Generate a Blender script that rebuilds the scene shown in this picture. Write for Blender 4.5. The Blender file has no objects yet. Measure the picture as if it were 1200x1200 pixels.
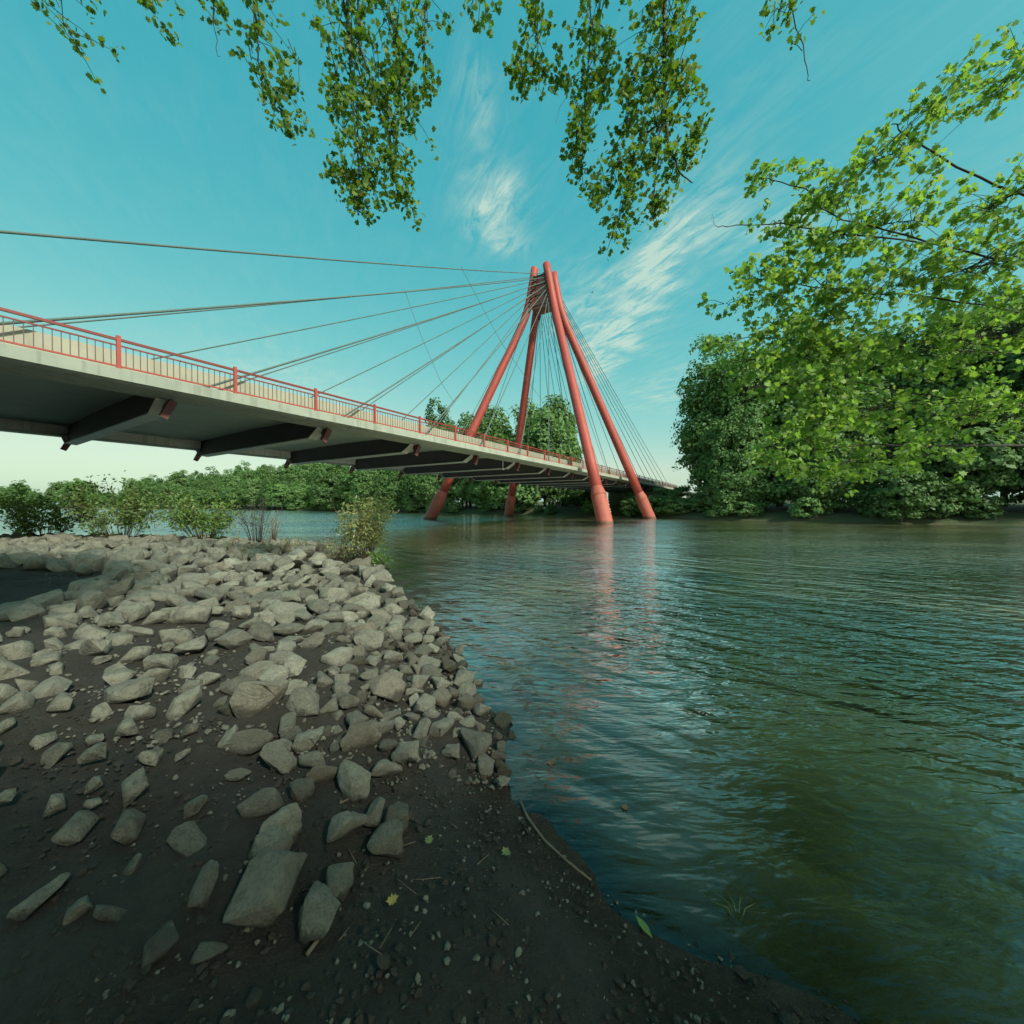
import bpy, bmesh, math, random
import numpy as np
from mathutils import Vector, Matrix

# ------------------------------------------------------------------ camera, sky, sun, exposure
SC = bpy.context.scene
COL = SC.collection
cam_d = bpy.data.cameras.new('camera')
cam = bpy.data.objects.new('camera', cam_d)
COL.objects.link(cam)
cam_d.sensor_width = 36.0
cam_d.lens = 36.0 * 457.0 / 1200.0
cam_d.clip_start, cam_d.clip_end = .05, 6000
cam.location = (0, 0, 2.0)
cam.rotation_euler = (math.radians(90 - .88), 0, 0)
SC.camera = cam

SUN_EL, SUN_AZ = math.radians(39), math.radians(138)      # azimuth clockwise from +Y: behind the viewer's right shoulder
world = bpy.data.worlds.new('World')
SC.world = world
world.use_nodes = True
wn, wl = world.node_tree.nodes, world.node_tree.links
wn.clear()
def W(t, **k):
    n = wn.new(t)
    for a, b in k.items(): setattr(n, a, b)
    return n
def wmath(op, a, b=None):
    n = W('ShaderNodeMath', operation=op)
    for i, v in enumerate((a, b)):
        if v is None: continue
        if isinstance(v, (int, float)): n.inputs[i].default_value = v
        else: wl.new(v, n.inputs[i])
    return n.outputs[0]
sky = W('ShaderNodeTexSky', sky_type='NISHITA', sun_disc=False)
sky.sun_elevation, sky.sun_rotation = SUN_EL, SUN_AZ
sky.air_density, sky.dust_density, sky.ozone_density = 1.0, 1.6, 1.0
srgb = W('ShaderNodeSeparateColor'); wl.new(sky.outputs[0], srgb.inputs[0])
grade = W('ShaderNodeCombineColor')                        # the photograph's teal rendering of a hazy summer sky
chan = [wmath('MULTIPLY', wmath('POWER', srgb.outputs[i_], pw), gain) for i_, (gain, pw) in enumerate(((.49, 1.6), (2.25, .5), (2.345, .33)))]
chan[0] = wmath('MINIMUM', chan[0], wmath('MULTIPLY', chan[1], .78))
for i_ in range(3): wl.new(chan[i_], grade.inputs[i_])
# thin cirrus laid on a high cloud layer (direction projected to a plane overhead)
tc = W('ShaderNodeTexCoord')
sep = W('ShaderNodeSeparateXYZ'); wl.new(tc.outputs['Generated'], sep.inputs[0])
zc = wmath('MAXIMUM', sep.outputs[2], .06)
cx, cy = wmath('DIVIDE', sep.outputs[0], zc), wmath('DIVIDE', sep.outputs[1], zc)
def cirrus_patch(x0, y0, sx, sy, amp):
    a = wmath('DIVIDE', wmath('SUBTRACT', cx, x0), sx)
    b = wmath('DIVIDE', wmath('SUBTRACT', cy, y0), sy)
    r = wmath('ADD', wmath('MULTIPLY', a, a), wmath('MULTIPLY', b, b))
    return wmath('MULTIPLY', wmath('POWER', 2.718, wmath('MULTIPLY', r, -1.0)), amp)
patches = None
for q in ((.60, 2.35, .17, .75, 1.0), (.59, 1.62, .10, .28, .7), (-.06, 1.36, .10, .24, .55), (-.09, 1.0, .035, .10, .6),
          (1.0, 1.4, .30, .16, .35), (.33, 2.0, .14, .3, .4), (1.4, 3.4, .5, .8, .3), (-1.8, 3.2, .5, .7, .25), (-1.1, -1.2, .4, .5, .6), (1.6, -.6, .5, .4, .6)):
    p = cirrus_patch(*q)
    patches = p if patches is None else wmath('ADD', patches, p)
comb = W('ShaderNodeCombineXYZ'); wl.new(cx, comb.inputs[0]); wl.new(cy, comb.inputs[1])
mp = W('ShaderNodeMapping'); wl.new(comb.outputs[0], mp.inputs[0])
mp.inputs['Rotation'].default_value = (0, 0, math.radians(62))
mps = W('ShaderNodeMapping'); wl.new(mp.outputs[0], mps.inputs[0]); mps.inputs['Scale'].default_value = (4.2, 15, 1)
n1 = W('ShaderNodeTexNoise'); wl.new(mps.outputs[0], n1.inputs['Vector'])
n1.inputs['Scale'].default_value = 1.0; n1.inputs['Detail'].default_value = 8; n1.inputs['Roughness'].default_value = .72; n1.inputs['Distortion'].default_value = .8
mp2 = W('ShaderNodeMapping'); wl.new(comb.outputs[0], mp2.inputs[0]); mp2.inputs['Scale'].default_value = (2.4, 3.2, 1)
n2 = W('ShaderNodeTexNoise'); wl.new(mp2.outputs[0], n2.inputs['Vector']); n2.inputs['Scale'].default_value = 1.6; n2.inputs['Detail'].default_value = 4
fib = wmath('MULTIPLY', wmath('MAXIMUM', wmath('SUBTRACT', n1.outputs[0], .37), 0), 4.6)
fib2 = wmath('MULTIPLY', wmath('MAXIMUM', wmath('SUBTRACT', n2.outputs[0], .26), 0), 3.2)
cov = wmath('MINIMUM', wmath('MULTIPLY', wmath('MULTIPLY', fib, fib2), wmath('ADD', wmath('MULTIPLY', patches, 1.35), .035)), .78)
cloud = W('ShaderNodeMix', data_type='RGBA')
wl.new(cov, cloud.inputs[0]); wl.new(grade.outputs[0], cloud.inputs[6])
cloud.inputs[7].default_value = (3.9, 4.9, 4.1, 1)
bg = W('ShaderNodeBackground'); wl.new(cloud.outputs[2], bg.inputs[0]); bg.inputs[1].default_value = .12
wo = W('ShaderNodeOutputWorld'); wl.new(bg.outputs[0], wo.inputs[0])

sun_d = bpy.data.lights.new('sun', 'SUN'); sun_d.energy = 4.6; sun_d.angle = math.radians(4.0); sun_d.color = (1, .99, .82)
sun = bpy.data.objects.new('sun', sun_d); COL.objects.link(sun)
sdir = Vector((math.sin(SUN_AZ)*math.cos(SUN_EL), math.cos(SUN_AZ)*math.cos(SUN_EL), math.sin(SUN_EL)))
sun.rotation_euler = sdir.to_track_quat('Z', 'Y').to_euler()
sun.location = sdir * 60
SC.view_settings.view_transform = 'Standard'; SC.view_settings.look = 'None'
SC.view_settings.exposure = 0.4; SC.view_settings.gamma = 1
SC.cycles.max_bounces = 5; SC.cycles.diffuse_bounces = 2; SC.cycles.glossy_bounces = 3; SC.cycles.transmission_bounces = 2; SC.cycles.transparent_max_bounces = 6; SC.cycles.adaptive_threshold = .02; SC.cycles.caustics_reflective = True; SC.cycles.sample_clamp_indirect = 2.0; SC.cycles.caustics_refractive = False

# ------------------------------------------------------------------ helpers
RNG = np.random.default_rng(7)
random.seed(7)
def link(name, data, parent=None, loc=(0,0,0)):
    o = bpy.data.objects.new(name, data); COL.objects.link(o); o.location = loc
    if parent: o.parent = parent
    return o
def tag(o, label=None, cat=None, group=None, kind=None):
    if label: o['label'] = label
    if cat: o['category'] = cat
    if group: o['group'] = group
    if kind: o['kind'] = kind
    return o
def empty(name, loc=(0,0,0), rz=0):
    o = link(name, None, None, loc); o.rotation_euler[2] = rz; o.empty_display_size = .2
    return o
def mesh(name, V, F, mat=None, smooth=False):
    m = bpy.data.meshes.new(name); m.from_pydata([tuple(v) for v in V], [], [tuple(f) for f in F])
    if mat: m.materials.append(mat)
    if smooth: m.polygons.foreach_set('use_smooth', [True]*len(m.polygons))
    m.update(); return m
def mesh_np(name, V, F, mat=None, smooth=False, var=None):
    """V (n,3), F (m,k) arrays of one polygon size"""
    V = np.asarray(V, np.float32); F = np.asarray(F, np.int32)
    m = bpy.data.meshes.new(name); k = F.shape[1]
    m.vertices.add(len(V)); m.vertices.foreach_set('co', V.ravel())
    m.loops.add(F.size); m.loops.foreach_set('vertex_index', F.ravel())
    m.polygons.add(len(F)); m.polygons.foreach_set('loop_start', np.arange(0, F.size, k, dtype=np.int32))
    m.update(calc_edges=True)
    if smooth: m.polygons.foreach_set('use_smooth', np.ones(len(F), bool))
    if var is not None:
        a = m.attributes.new('var', 'FLOAT', 'FACE'); a.data.foreach_set('value', np.asarray(var, np.float32))
    if mat: m.materials.append(mat)
    m.validate(); return m
class MB:
    """collects boxes and tubes into one mesh"""
    def __init__(s): s.V, s.F = [], []
    def poly(s, pts, faces):
        b = len(s.V); s.V += [tuple(p) for p in pts]; s.F += [tuple(i+b for i in f) for f in faces]; return s
    def box(s, a, b):
        (x0,y0,z0),(x1,y1,z1) = a, b
        return s.poly([(x0,y0,z0),(x1,y0,z0),(x1,y1,z0),(x0,y1,z0),(x0,y0,z1),(x1,y0,z1),(x1,y1,z1),(x0,y1,z1)],
                      [(0,3,2,1),(4,5,6,7),(0,1,5,4),(1,2,6,5),(2,3,7,6),(3,0,4,7)])
    def prism(s, prof, u0, u1):
        """profile of (y,z) extruded along x"""
        n = len(prof)
        return s.poly([(u0,y,z) for y,z in prof]+[(u1,y,z) for y,z in prof],
                      [tuple(range(n))[::-1], tuple(range(n,2*n))]+[(i,(i+1)%n,n+(i+1)%n,n+i) for i in range(n)])
    def tube(s, pts, rad, n=8, caps=True):
        V, F = tube(pts, rad, n, caps); return s.poly(V, F)
    def build(s, name, mat, parent=None, smooth=False, loc=(0,0,0)):
        return link(name, mesh(name, s.V, s.F, mat, smooth), parent, loc)
def tube(pts, rad, n=8, caps=True):
    pts = [Vector(p) for p in pts]
    if isinstance(rad, (int,float)): rad = [rad]*len(pts)
    V, F = [], []
    t0 = (pts[1]-pts[0]).normalized()
    up = Vector((0,0,1)) if abs(t0.z) < .9 else Vector((1,0,0))
    a = t0.cross(up).normalized()
    for i, p in enumerate(pts):
        t = (pts[min(i+1,len(pts)-1)]-pts[max(i-1,0)]).normalized()
        a = (a - t*a.dot(t)).normalized(); b = t.cross(a)
        for k in range(n):
            an = 2*math.pi*k/n
            V.append(p + (a*math.cos(an)+b*math.sin(an))*rad[i])
    for i in range(len(pts)-1):
        for k in range(n):
            F.append((i*n+k, i*n+(k+1)%n, (i+1)*n+(k+1)%n, (i+1)*n+k))
    if caps:
        F.append(tuple(range(n))[::-1]); F.append(tuple(range((len(pts)-1)*n, len(pts)*n)))
    return V, F

# ------------------------------------------------------------------ materials
def new_mat(name):
    m = bpy.data.materials.new(name); m.use_nodes = True
    nt = m.node_tree; nt.nodes.clear()
    out = nt.nodes.new('ShaderNodeOutputMaterial')
    return m, nt, out
def N(nt, t, ins=None, **k):
    n = nt.nodes.new(t)
    for a, b in k.items(): setattr(n, a, b)
    for key, v in (ins or {}).items():
        if hasattr(v, 'is_output'): nt.links.new(v, n.inputs[key])
        else: n.inputs[key].default_value = v
    return n
def mixc(nt, fac, a, b, mode='MIX'):
    n = nt.nodes.new('ShaderNodeMix'); n.data_type = 'RGBA'; n.blend_type = mode
    for i, v in ((0,fac),(6,a),(7,b)):
        if hasattr(v, 'is_output'): nt.links.new(v, n.inputs[i])
        else: n.inputs[i].default_value = v if i == 0 else (*v, 1)[:4]
    return n.outputs[2]
def ramp(nt, fac, lo, hi):
    n = N(nt, 'ShaderNodeMapRange', {0: fac, 1: lo, 2: hi}); n.clamp = True
    return n.outputs[0]
def mth(nt, op, a, b=0.0):
    return N(nt, 'ShaderNodeMath', {0: a, 1: b}, operation=op).outputs[0]
def solid(name, c, c2=None, rough=.6, scale=3.0, bump=.0, bscale=40.0, metal=0, streak=None, coord='Object'):
    """weathered painted / concrete surface: two-tone noise, optional drip streaks, fine relief"""
    m, nt, out = new_mat(name)
    tcn = N(nt, 'ShaderNodeTexCoord').outputs[coord]
    nz = N(nt, 'ShaderNodeTexNoise', {'Vector': tcn, 'Scale': scale, 'Detail': 6.0, 'Roughness': .65}).outputs[0]
    col = mixc(nt, ramp(nt, nz, .35, .7), c, c2 or tuple(x*.75 for x in c))
    if streak:
        mpn = N(nt, 'ShaderNodeMapping', {'Vector': tcn, 'Scale': (2.2, 2.2, .12)}).outputs[0]
        st = N(nt, 'ShaderNodeTexNoise', {'Vector': mpn, 'Scale': 2.0, 'Detail': 5.0}).outputs[0]
        col = mixc(nt, mth(nt, 'MULTIPLY', ramp(nt, st, .5, .75), .6), col, streak)
    p = N(nt, 'ShaderNodeBsdfPrincipled', {'Base Color': col, 'Roughness': rough, 'Metallic': metal})
    if bump:
        bz = N(nt, 'ShaderNodeTexNoise', {'Vector': tcn, 'Scale': bscale, 'Detail': 5.0}).outputs[0]
        b = N(nt, 'ShaderNodeBump', {'Height': bz, 'Strength': bump, 'Distance': .02}).outputs[0]
        nt.links.new(b, p.inputs['Normal'])
    nt.links.new(p.outputs[0], out.inputs[0]); return m
def stain_waterline(m):
    nt = m.node_tree; p = next(n for n in nt.nodes if n.type == 'BSDF_PRINCIPLED'); src = p.inputs['Base Color'].links[0].from_socket
    g = N(nt, 'ShaderNodeNewGeometry').outputs['Position']; z = N(nt, 'ShaderNodeSeparateXYZ', {0: g}).outputs[2]
    nz = N(nt, 'ShaderNodeTexNoise', {'Vector': g, 'Scale': 2.5, 'Detail': 6.0}).outputs[0]
    f = ramp(nt, mth(nt, 'ADD', z, mth(nt, 'MULTIPLY', nz, -.7)), .12, -.12)
    nt.links.new(mixc(nt, mth(nt, 'MULTIPLY', f, .75), src, (.045,.04,.025)), p.inputs['Base Color'])
def leaf_mat(name, c1, c2, c3, trans=.35, gloss=.02):
    m, nt, out = new_mat(name)
    v = N(nt, 'ShaderNodeAttribute', attribute_name='var').outputs['Fac']
    oi = N(nt, 'ShaderNodeObjectInfo').outputs['Random']
    col = mixc(nt, ramp(nt, v, 0, .7), c1, c2)
    col = mixc(nt, ramp(nt, v, .82, 1), col, c3)
    col = mixc(nt, 1.0, col, N(nt, 'ShaderNodeHueSaturation', {'Color': (1,1,1,1), 'Value': mth(nt, 'ADD', mth(nt, 'MULTIPLY', oi, .5), .75)}).outputs[0], 'MULTIPLY')
    d = N(nt, 'ShaderNodeBsdfDiffuse', {'Color': col}).outputs[0]
    t = N(nt, 'ShaderNodeBsdfTranslucent', {'Color': mixc(nt, 1.0, col, (1.25, 1.3, .6), 'MULTIPLY')}).outputs[0]
    s = N(nt, 'ShaderNodeMixShader', {0: trans, 1: d, 2: t}).outputs[0]
    g = N(nt, 'ShaderNodeBsdfGlossy', {'Color': (1,1,1,1), 'Roughness': .6}).outputs[0]
    s = N(nt, 'ShaderNodeMixShader', {0: gloss, 1: s, 2: g}).outputs[0]
    nt.links.new(s, out.inputs[0]); return m

M = {}
M['red']      = solid('red_paint', (.315,.047,.035), (.27,.041,.031), .6, .7, .05, 30, streak=(.31,.065,.05))
M['redweather'] = solid('weathered_red_paint', (.315,.074,.053), (.27,.06,.044), .7, 1.2, .1, 25, streak=(.31,.12,.088))
stain_waterline(M['redweather'])
M['raildark'] = solid('dark_red_rail_paint', (.19,.024,.022), (.15,.022,.02), .5, 2)
M['baluster'] = solid('dull_red_baluster_paint', (.085,.045,.04), (.065,.038,.034), .5, 2)
M['anchor']   = solid('dull_dark_red_paint', (.085,.024,.022), (.06,.02,.018), .75, 3)
M['mauve']    = solid('dusty_mauve_steel', (.36,.145,.13), (.28,.115,.10), .6, 1.5)
M['dark']     = solid('black_steel', (.02,.02,.02), (.03,.03,.03), .5, 3)
M['web']      = solid('charcoal_beam_paint', (.030,.028,.027), (.042,.036,.034), .7, 1.2)
M['flange']   = solid('pale_grey_flange', (.36,.38,.35), (.28,.30,.28), .6, 1.2)  # one even pale grey for the bottom flanges of the floor beams
M['concrete'] = solid('bridge_concrete', (.275,.30,.255), (.22,.245,.21), .85, .9, .25, 30, streak=(.125,.13,.105))
M['soffit']   = solid('soffit_concrete', (.31,.38,.34), (.24,.30,.27), .85, .6, .2, 20)
M['barrier']  = solid('tan_barrier_concrete', (.30,.285,.225), (.255,.24,.19), .85, .8, .2, 30, streak=(.20,.18,.135))
M['asphalt']  = solid('asphalt', (.05,.05,.05), (.065,.063,.06), .9, 4, .3, 60)
M['cable']    = solid('galvanised_cable', (.085,.128,.118), (.068,.10,.092), .8, 1)
M['thin']     = solid('thin_steel_rope', (.10,.11,.11), (.07,.08,.08), .5, 1)
M['white']    = solid('chalky_white_paint', (.75,.72,.68), (.6,.58,.55), .8, 5)
M['bark']     = solid('grey_brown_bark', (.085,.065,.05), (.045,.035,.028), .9, 6, .8, 25)
M['twig']     = solid('dark_twig', (.045,.035,.028), (.025,.02,.017), .9, 8)
M['drystem']  = solid('dry_weed_stem', (.16,.125,.085), (.08,.06,.045), .9, 9)
M['leaf_far'] = leaf_mat('far_bank_leaves', (.060,.135,.048), (.11,.205,.060), (.16,.24,.08), .38)
M['leaf_deep']= leaf_mat('dark_green_leaves', (.075,.155,.052), (.12,.215,.066), (.16,.24,.08), .40)
M['leaf_maple']=leaf_mat('maple_leaves', (.15,.28,.06), (.22,.36,.085), (.31,.38,.12), .52, .02)
M['leaf_over']= leaf_mat('overhanging_leaves', (.075,.16,.022), (.14,.24,.035), (.20,.23,.05), .48, .02)
M['leaf_olive']=leaf_mat('olive_shrub_leaves', (.22,.26,.085), (.30,.32,.12), (.19,.18,.10), .4, .03)
M['leaf_shrub']=leaf_mat('green_shrub_leaves', (.08,.17,.035), (.14,.24,.05), (.18,.20,.08), .35, .03)

def rock_material(name, wet=False):
    m, nt, out = new_mat(name)
    tcn = N(nt, 'ShaderNodeTexCoord').outputs['Object']
    oi = N(nt, 'ShaderNodeObjectInfo').outputs['Random']
    off = N(nt, 'ShaderNodeCombineXYZ', {0: mth(nt,'MULTIPLY',oi,37.0), 1: mth(nt,'MULTIPLY',oi,11.0)}).outputs[0]
    vec = N(nt, 'ShaderNodeVectorMath', {0: tcn, 1: off}, operation='ADD').outputs[0]
    n1 = N(nt, 'ShaderNodeTexNoise', {'Vector': vec, 'Scale': 3.5, 'Detail': 8.0, 'Roughness': .7}).outputs[0]
    n2 = N(nt, 'ShaderNodeTexNoise', {'Vector': vec, 'Scale': 14.0, 'Detail': 6.0, 'Roughness': .7}).outputs[0]
    n3 = N(nt, 'ShaderNodeTexNoise', {'Vector': vec, 'Scale': 60.0, 'Detail': 4.0, 'Roughness': .7}).outputs[0]
    a, b, c = ((.30,.295,.235), (.185,.182,.145), (.06,.057,.044)) if not wet else ((.09,.085,.06), (.05,.05,.035), (.03,.028,.02))
    col = mixc(nt, ramp(nt, n1, .35, .65), a, b)
    col = mixc(nt, mth(nt, 'MULTIPLY', ramp(nt, n2, .5, .75), .7), col, c)
    col = mixc(nt, mth(nt, 'MULTIPLY', ramp(nt, n3, .55, .8), .35), col, tuple(x*1.35 for x in a))
    col = mixc(nt, 1.0, col, N(nt, 'ShaderNodeHueSaturation', {'Color': (1,1,1,1), 'Value': mth(nt, 'ADD', mth(nt, 'MULTIPLY', oi, .75), .52)}).outputs[0], 'MULTIPLY')
    rnd2 = N(nt, 'ShaderNodeMath', {0: mth(nt, 'MULTIPLY', oi, 17.31)}, operation='FRACT').outputs[0]
    col = mixc(nt, mth(nt, 'MULTIPLY', ramp(nt, rnd2, .72, .95), .4), col, (.16,.125,.085))                     # a few browner stones
    oz = N(nt, 'ShaderNodeSeparateXYZ', {0: tcn}).outputs[2]
    mud = ramp(nt, mth(nt, 'ADD', oz, mth(nt, 'MULTIPLY', n1, -.75)), .06, -.16)                                # caked mud around the foot
    col = mixc(nt, mth(nt, 'MULTIPLY', mud, .8), col, (.035,.03,.022))
    lic = N(nt, 'ShaderNodeTexNoise', {'Vector': vec, 'Scale': 6.0, 'Detail': 5.0, 'Roughness': .75}).outputs[0]
    col = mixc(nt, mth(nt, 'MULTIPLY', ramp(nt, lic, .60, .68), .45), col, (.07,.075,.05))                       # lichen and damp patches
    p = N(nt, 'ShaderNodeBsdfPrincipled', {'Base Color': col, 'Roughness': .35 if wet else .9})
    h = mth(nt, 'ADD', mth(nt, 'MULTIPLY', n2, .7), mth(nt, 'MULTIPLY', n3, .35))
    bn = N(nt, 'ShaderNodeBump', {'Height': h, 'Strength': 1.0, 'Distance': .06}).outputs[0]
    nt.links.new(bn, p.inputs['Normal']); nt.links.new(p.outputs[0], out.inputs[0]); return m
M['rock'] = rock_material('quarried_limestone')
M['clod'] = solid('mud_clod', (.030,.026,.019), (.016,.014,.011), .95, 6, 1.0, 30)
M['chips'] = solid('stone_chips', (.13,.13,.105), (.05,.048,.038), .9, 2.5, .5, 40)
M['wetrock'] = rock_material('wet_algae_stone', True)

def ground_material():
    m, nt, out = new_mat('muddy_bank_soil')
    g = N(nt, 'ShaderNodeNewGeometry').outputs['Position']
    z = N(nt, 'ShaderNodeSeparateXYZ', {0: g}).outputs[2]
    n1 = N(nt, 'ShaderNodeTexNoise', {'Vector': g, 'Scale': 1.3, 'Detail': 8.0, 'Roughness': .65}).outputs[0]
    n2 = N(nt, 'ShaderNodeTexNoise', {'Vector': g, 'Scale': 11.0, 'Detail': 8.0, 'Roughness': .7}).outputs[0]
    n3 = N(nt, 'ShaderNodeTexNoise', {'Vector': g, 'Scale': 70.0, 'Detail': 4.0, 'Roughness': .6}).outputs[0]
    vo = N(nt, 'ShaderNodeTexVoronoi', {'Vector': g, 'Scale': 26.0}); 
    col = mixc(nt, ramp(nt, n1, .35, .68), (.024,.021,.015), (.045,.039,.028))
    col = mixc(nt, ramp(nt, n2, .42, .72), col, (.015,.012,.010))
    col = mixc(nt, mth(nt, 'MULTIPLY', ramp(nt, n3, .64, .8), .4), col, (.12,.10,.08))
    bedc = mixc(nt, ramp(nt, n2, .35, .7), (.13,.108,.058), (.20,.17,.10))
    col = mixc(nt, ramp(nt, z, .0, -.06), col, bedc)
    fv = N(nt, 'ShaderNodeVectorMath', {0: g}, operation='LENGTH').outputs['Value']
    far = ramp(nt, fv, 35, 55)
    col = mixc(nt, far, col, mixc(nt, ramp(nt, n1, .4, .6), (.05,.075,.025), (.075,.07,.04)))
    wetz = mth(nt, 'ADD', z, mth(nt, 'MULTIPLY', n2, .06))
    rgh = N(nt, 'ShaderNodeMapRange', {0: wetz, 1: .05, 2: .20, 3: .30, 4: .92}); rgh.clamp = True
    p = N(nt, 'ShaderNodeBsdfPrincipled', {'Base Color': col, 'Roughness': rgh.outputs[0]})
    h = mth(nt, 'ADD', mth(nt, 'MULTIPLY', n2, 1.0), mth(nt, 'MULTIPLY', n3, .35))
    b = N(nt, 'ShaderNodeBump', {'Height': h, 'Strength': 1.0, 'Distance': .09}).outputs[0]
    nt.links.new(b, p.inputs['Normal']); nt.links.new(p.outputs[0], out.inputs[0]); return m
M['ground'] = ground_material()

def water_material():
    m, nt, out = new_mat('murky_river_water')
    g = N(nt, 'ShaderNodeNewGeometry').outputs['Position']
    dep = N(nt, 'ShaderNodeAttribute', attribute_name='depth').outputs['Fac']
    rot = N(nt, 'ShaderNodeMapping', {'Vector': g, 'Rotation': (0,0,math.radians(42))}).outputs[0]
    s1 = N(nt, 'ShaderNodeMapping', {'Vector': rot, 'Scale': (.5, 1.9, 1)}).outputs[0]
    w1 = N(nt, 'ShaderNodeTexNoise', {'Vector': s1, 'Scale': 1.0, 'Detail': 2.5, 'Roughness': .5, 'Distortion': .5}).outputs[0]
    rot2 = N(nt, 'ShaderNodeMapping', {'Vector': g, 'Rotation': (0,0,math.radians(12)), 'Scale': (2.0, 6.0, 1)}).outputs[0]
    w2 = N(nt, 'ShaderNodeTexNoise', {'Vector': rot2, 'Scale': 1.0, 'Detail': 3.0, 'Roughness': .55, 'Distortion': .3}).outputs[0]
    rot3 = N(nt, 'ShaderNodeMapping', {'Vector': g, 'Rotation': (0,0,math.radians(-8)), 'Scale': (.05, .16, 1)}).outputs[0]
    w3 = N(nt, 'ShaderNodeTexNoise', {'Vector': rot3, 'Scale': 1.0, 'Detail': 3.0}).outputs[0]
    amp = N(nt, 'ShaderNodeMapRange', {0: w3, 1: .35, 2: .65, 3: .45, 4: 1.25}).outputs[0]      # gusts: calmer and livelier patches
    calm = N(nt, 'ShaderNodeMapRange', {0: dep, 1: .0, 2: .45, 3: .22, 4: 1.0}).outputs[0]        # waves die out in the shallows
    h = mth(nt, 'ADD', mth(nt, 'MULTIPLY', w1, 1.0), mth(nt, 'MULTIPLY', w2, .58))
    h = mth(nt, 'MULTIPLY', mth(nt, 'MULTIPLY', h, amp), calm)
    b = N(nt, 'ShaderNodeBump', {'Height': h, 'Strength': 1.0, 'Distance': .17}).outputs[0]
    murk = mth(nt, 'SUBTRACT', 1.0, mth(nt, 'POWER', 2.718, mth(nt, 'MULTIPLY', dep, -4.6)))
    n4 = N(nt, 'ShaderNodeTexNoise', {'Vector': g, 'Scale': .5, 'Detail': 4.0}).outputs[0]
    mc = mixc(nt, ramp(nt, n4, .35, .65), (.138,.132,.060), (.160,.150,.072))
    d = N(nt, 'ShaderNodeBsdfDiffuse', {'Color': mc}).outputs[0]
    t = N(nt, 'ShaderNodeBsdfTransparent', {'Color': (.80,.80,.66,1)}).outputs[0]
    body = N(nt, 'ShaderNodeMixShader', {0: murk, 1: t, 2: d}).outputs[0]
    gl = N(nt, 'ShaderNodeBsdfGlossy', {'Color': (1,1,1,1), 'Roughness': .09, 'Normal': b}).outputs[0]
    fr = N(nt, 'ShaderNodeFresnel', {'IOR': 1.34, 'Normal': b}).outputs[0]
    fr = N(nt, 'ShaderNodeMapRange', {0: fr, 1: .02, 2: .25, 3: .010, 4: 1.0}).outputs[0]
    s = N(nt, 'ShaderNodeMixShader', {0: fr, 1: body, 2: gl}).outputs[0]
    nt.links.new(s, out.inputs[0]); return m
M['water'] = water_material()

# ------------------------------------------------------------------ ground and river (structure)
NEAR=np.array([(60,-80),(40,-25),(14,-4),(6,-.9),(2.6,.95),(1.2,1.62),(.514,1.957),(.246,2.245),(.03,2.63),(-.065,2.98),(-.155,3.56),(-.5,4.64),(-1.05,6.),(-2.23,8.16),(-3.7,11.1),(-4.8,13.6),(-6.2,16.2),(-9,18.3),(-14,20),(-24,22),(-40,22),(-70,30),(-120,60),(-250,150),(-700,400)],float)
FAR=np.array([(200,-200),(120,-60),(85,-10),(62,25),(48,40),(36,48),(28.5,56),(25,62),(21.5,70),(11,82),(0,91),(-43,130),(-110,185),(-171,228),(-300,300),(-700,480)],float)
def pdist(x,y,P):
    d=np.full(x.shape,1e9)
    for (ax,ay),(bx,by) in zip(P[:-1],P[1:]):
        L=(bx-ax)**2+(by-ay)**2
        t=np.clip(((x-ax)*(bx-ax)+(y-ay)*(by-ay))/L,0,1)
        d=np.minimum(d,np.hypot(x-ax-t*(bx-ax),y-ay-t*(by-ay)))
    return d
RIVER=np.vstack([NEAR,FAR[::-1]])
def in_river(x,y):
    c=np.zeros(x.shape,bool); n=len(RIVER)
    for i in range(n):
        x1,y1=RIVER[i]; x2,y2=RIVER[(i+1)%n]
        if y1==y2: continue
        c^=((y1>y)!=(y2>y))&(x<(x2-x1)*(y-y1)/(y2-y1)+x1)
    return c
def gz(x,y):
    x=np.asarray(x,float); y=np.asarray(y,float)
    dn=pdist(x,y,NEAR); df=pdist(x,y,FAR); r=in_river(x,y)
    jit=.035*np.sin(x*2.1+y*1.3)+.025*np.sin(x*4.3-y*3.1+1.)+.012*np.sin(x*9.1+y*7.7)
    jit=jit*np.clip(.3+dn/.8,0,1)*np.exp(-np.hypot(x,y)/60)
    bank=.62*(1-np.exp(-dn*.3))+.05*np.clip(dn-7,0,25)
    far=1.5*(1-np.exp(-df*.5))+.03*np.clip(df-6,0,100)
    q=np.minimum(dn,df*3)
    bed=-np.minimum(2.2,.075*q+.11*np.clip(q-1.0,0,50)+.02*np.clip(q-2,0,50)**2)
    return np.where(r,bed,np.where(dn<df,bank,far))+jit

def spaced(lo, hi, fine, c0=0., growth=1.045, first=.08):
    """grid lines: fine spacing near c0, growing outward"""
    out = [c0]; s = first; x = c0
    while x < hi:
        if abs(x-c0) > fine: s *= growth
        x += s; out.append(min(x, hi))
    s = first; x = c0
    while x > lo:
        if abs(x-c0) > fine: s *= growth
        x -= s; out.append(max(x, lo))
    return np.array(sorted(set(out)))
gx = spaced(-2500, 2500, 5.5, -1.5, 1.05, .07); gy = spaced(-300, 4500, 5.0, 3.5, 1.05, .07)
GX, GY = np.meshgrid(gx, gy)
GZ = gz(GX, GY)
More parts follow.
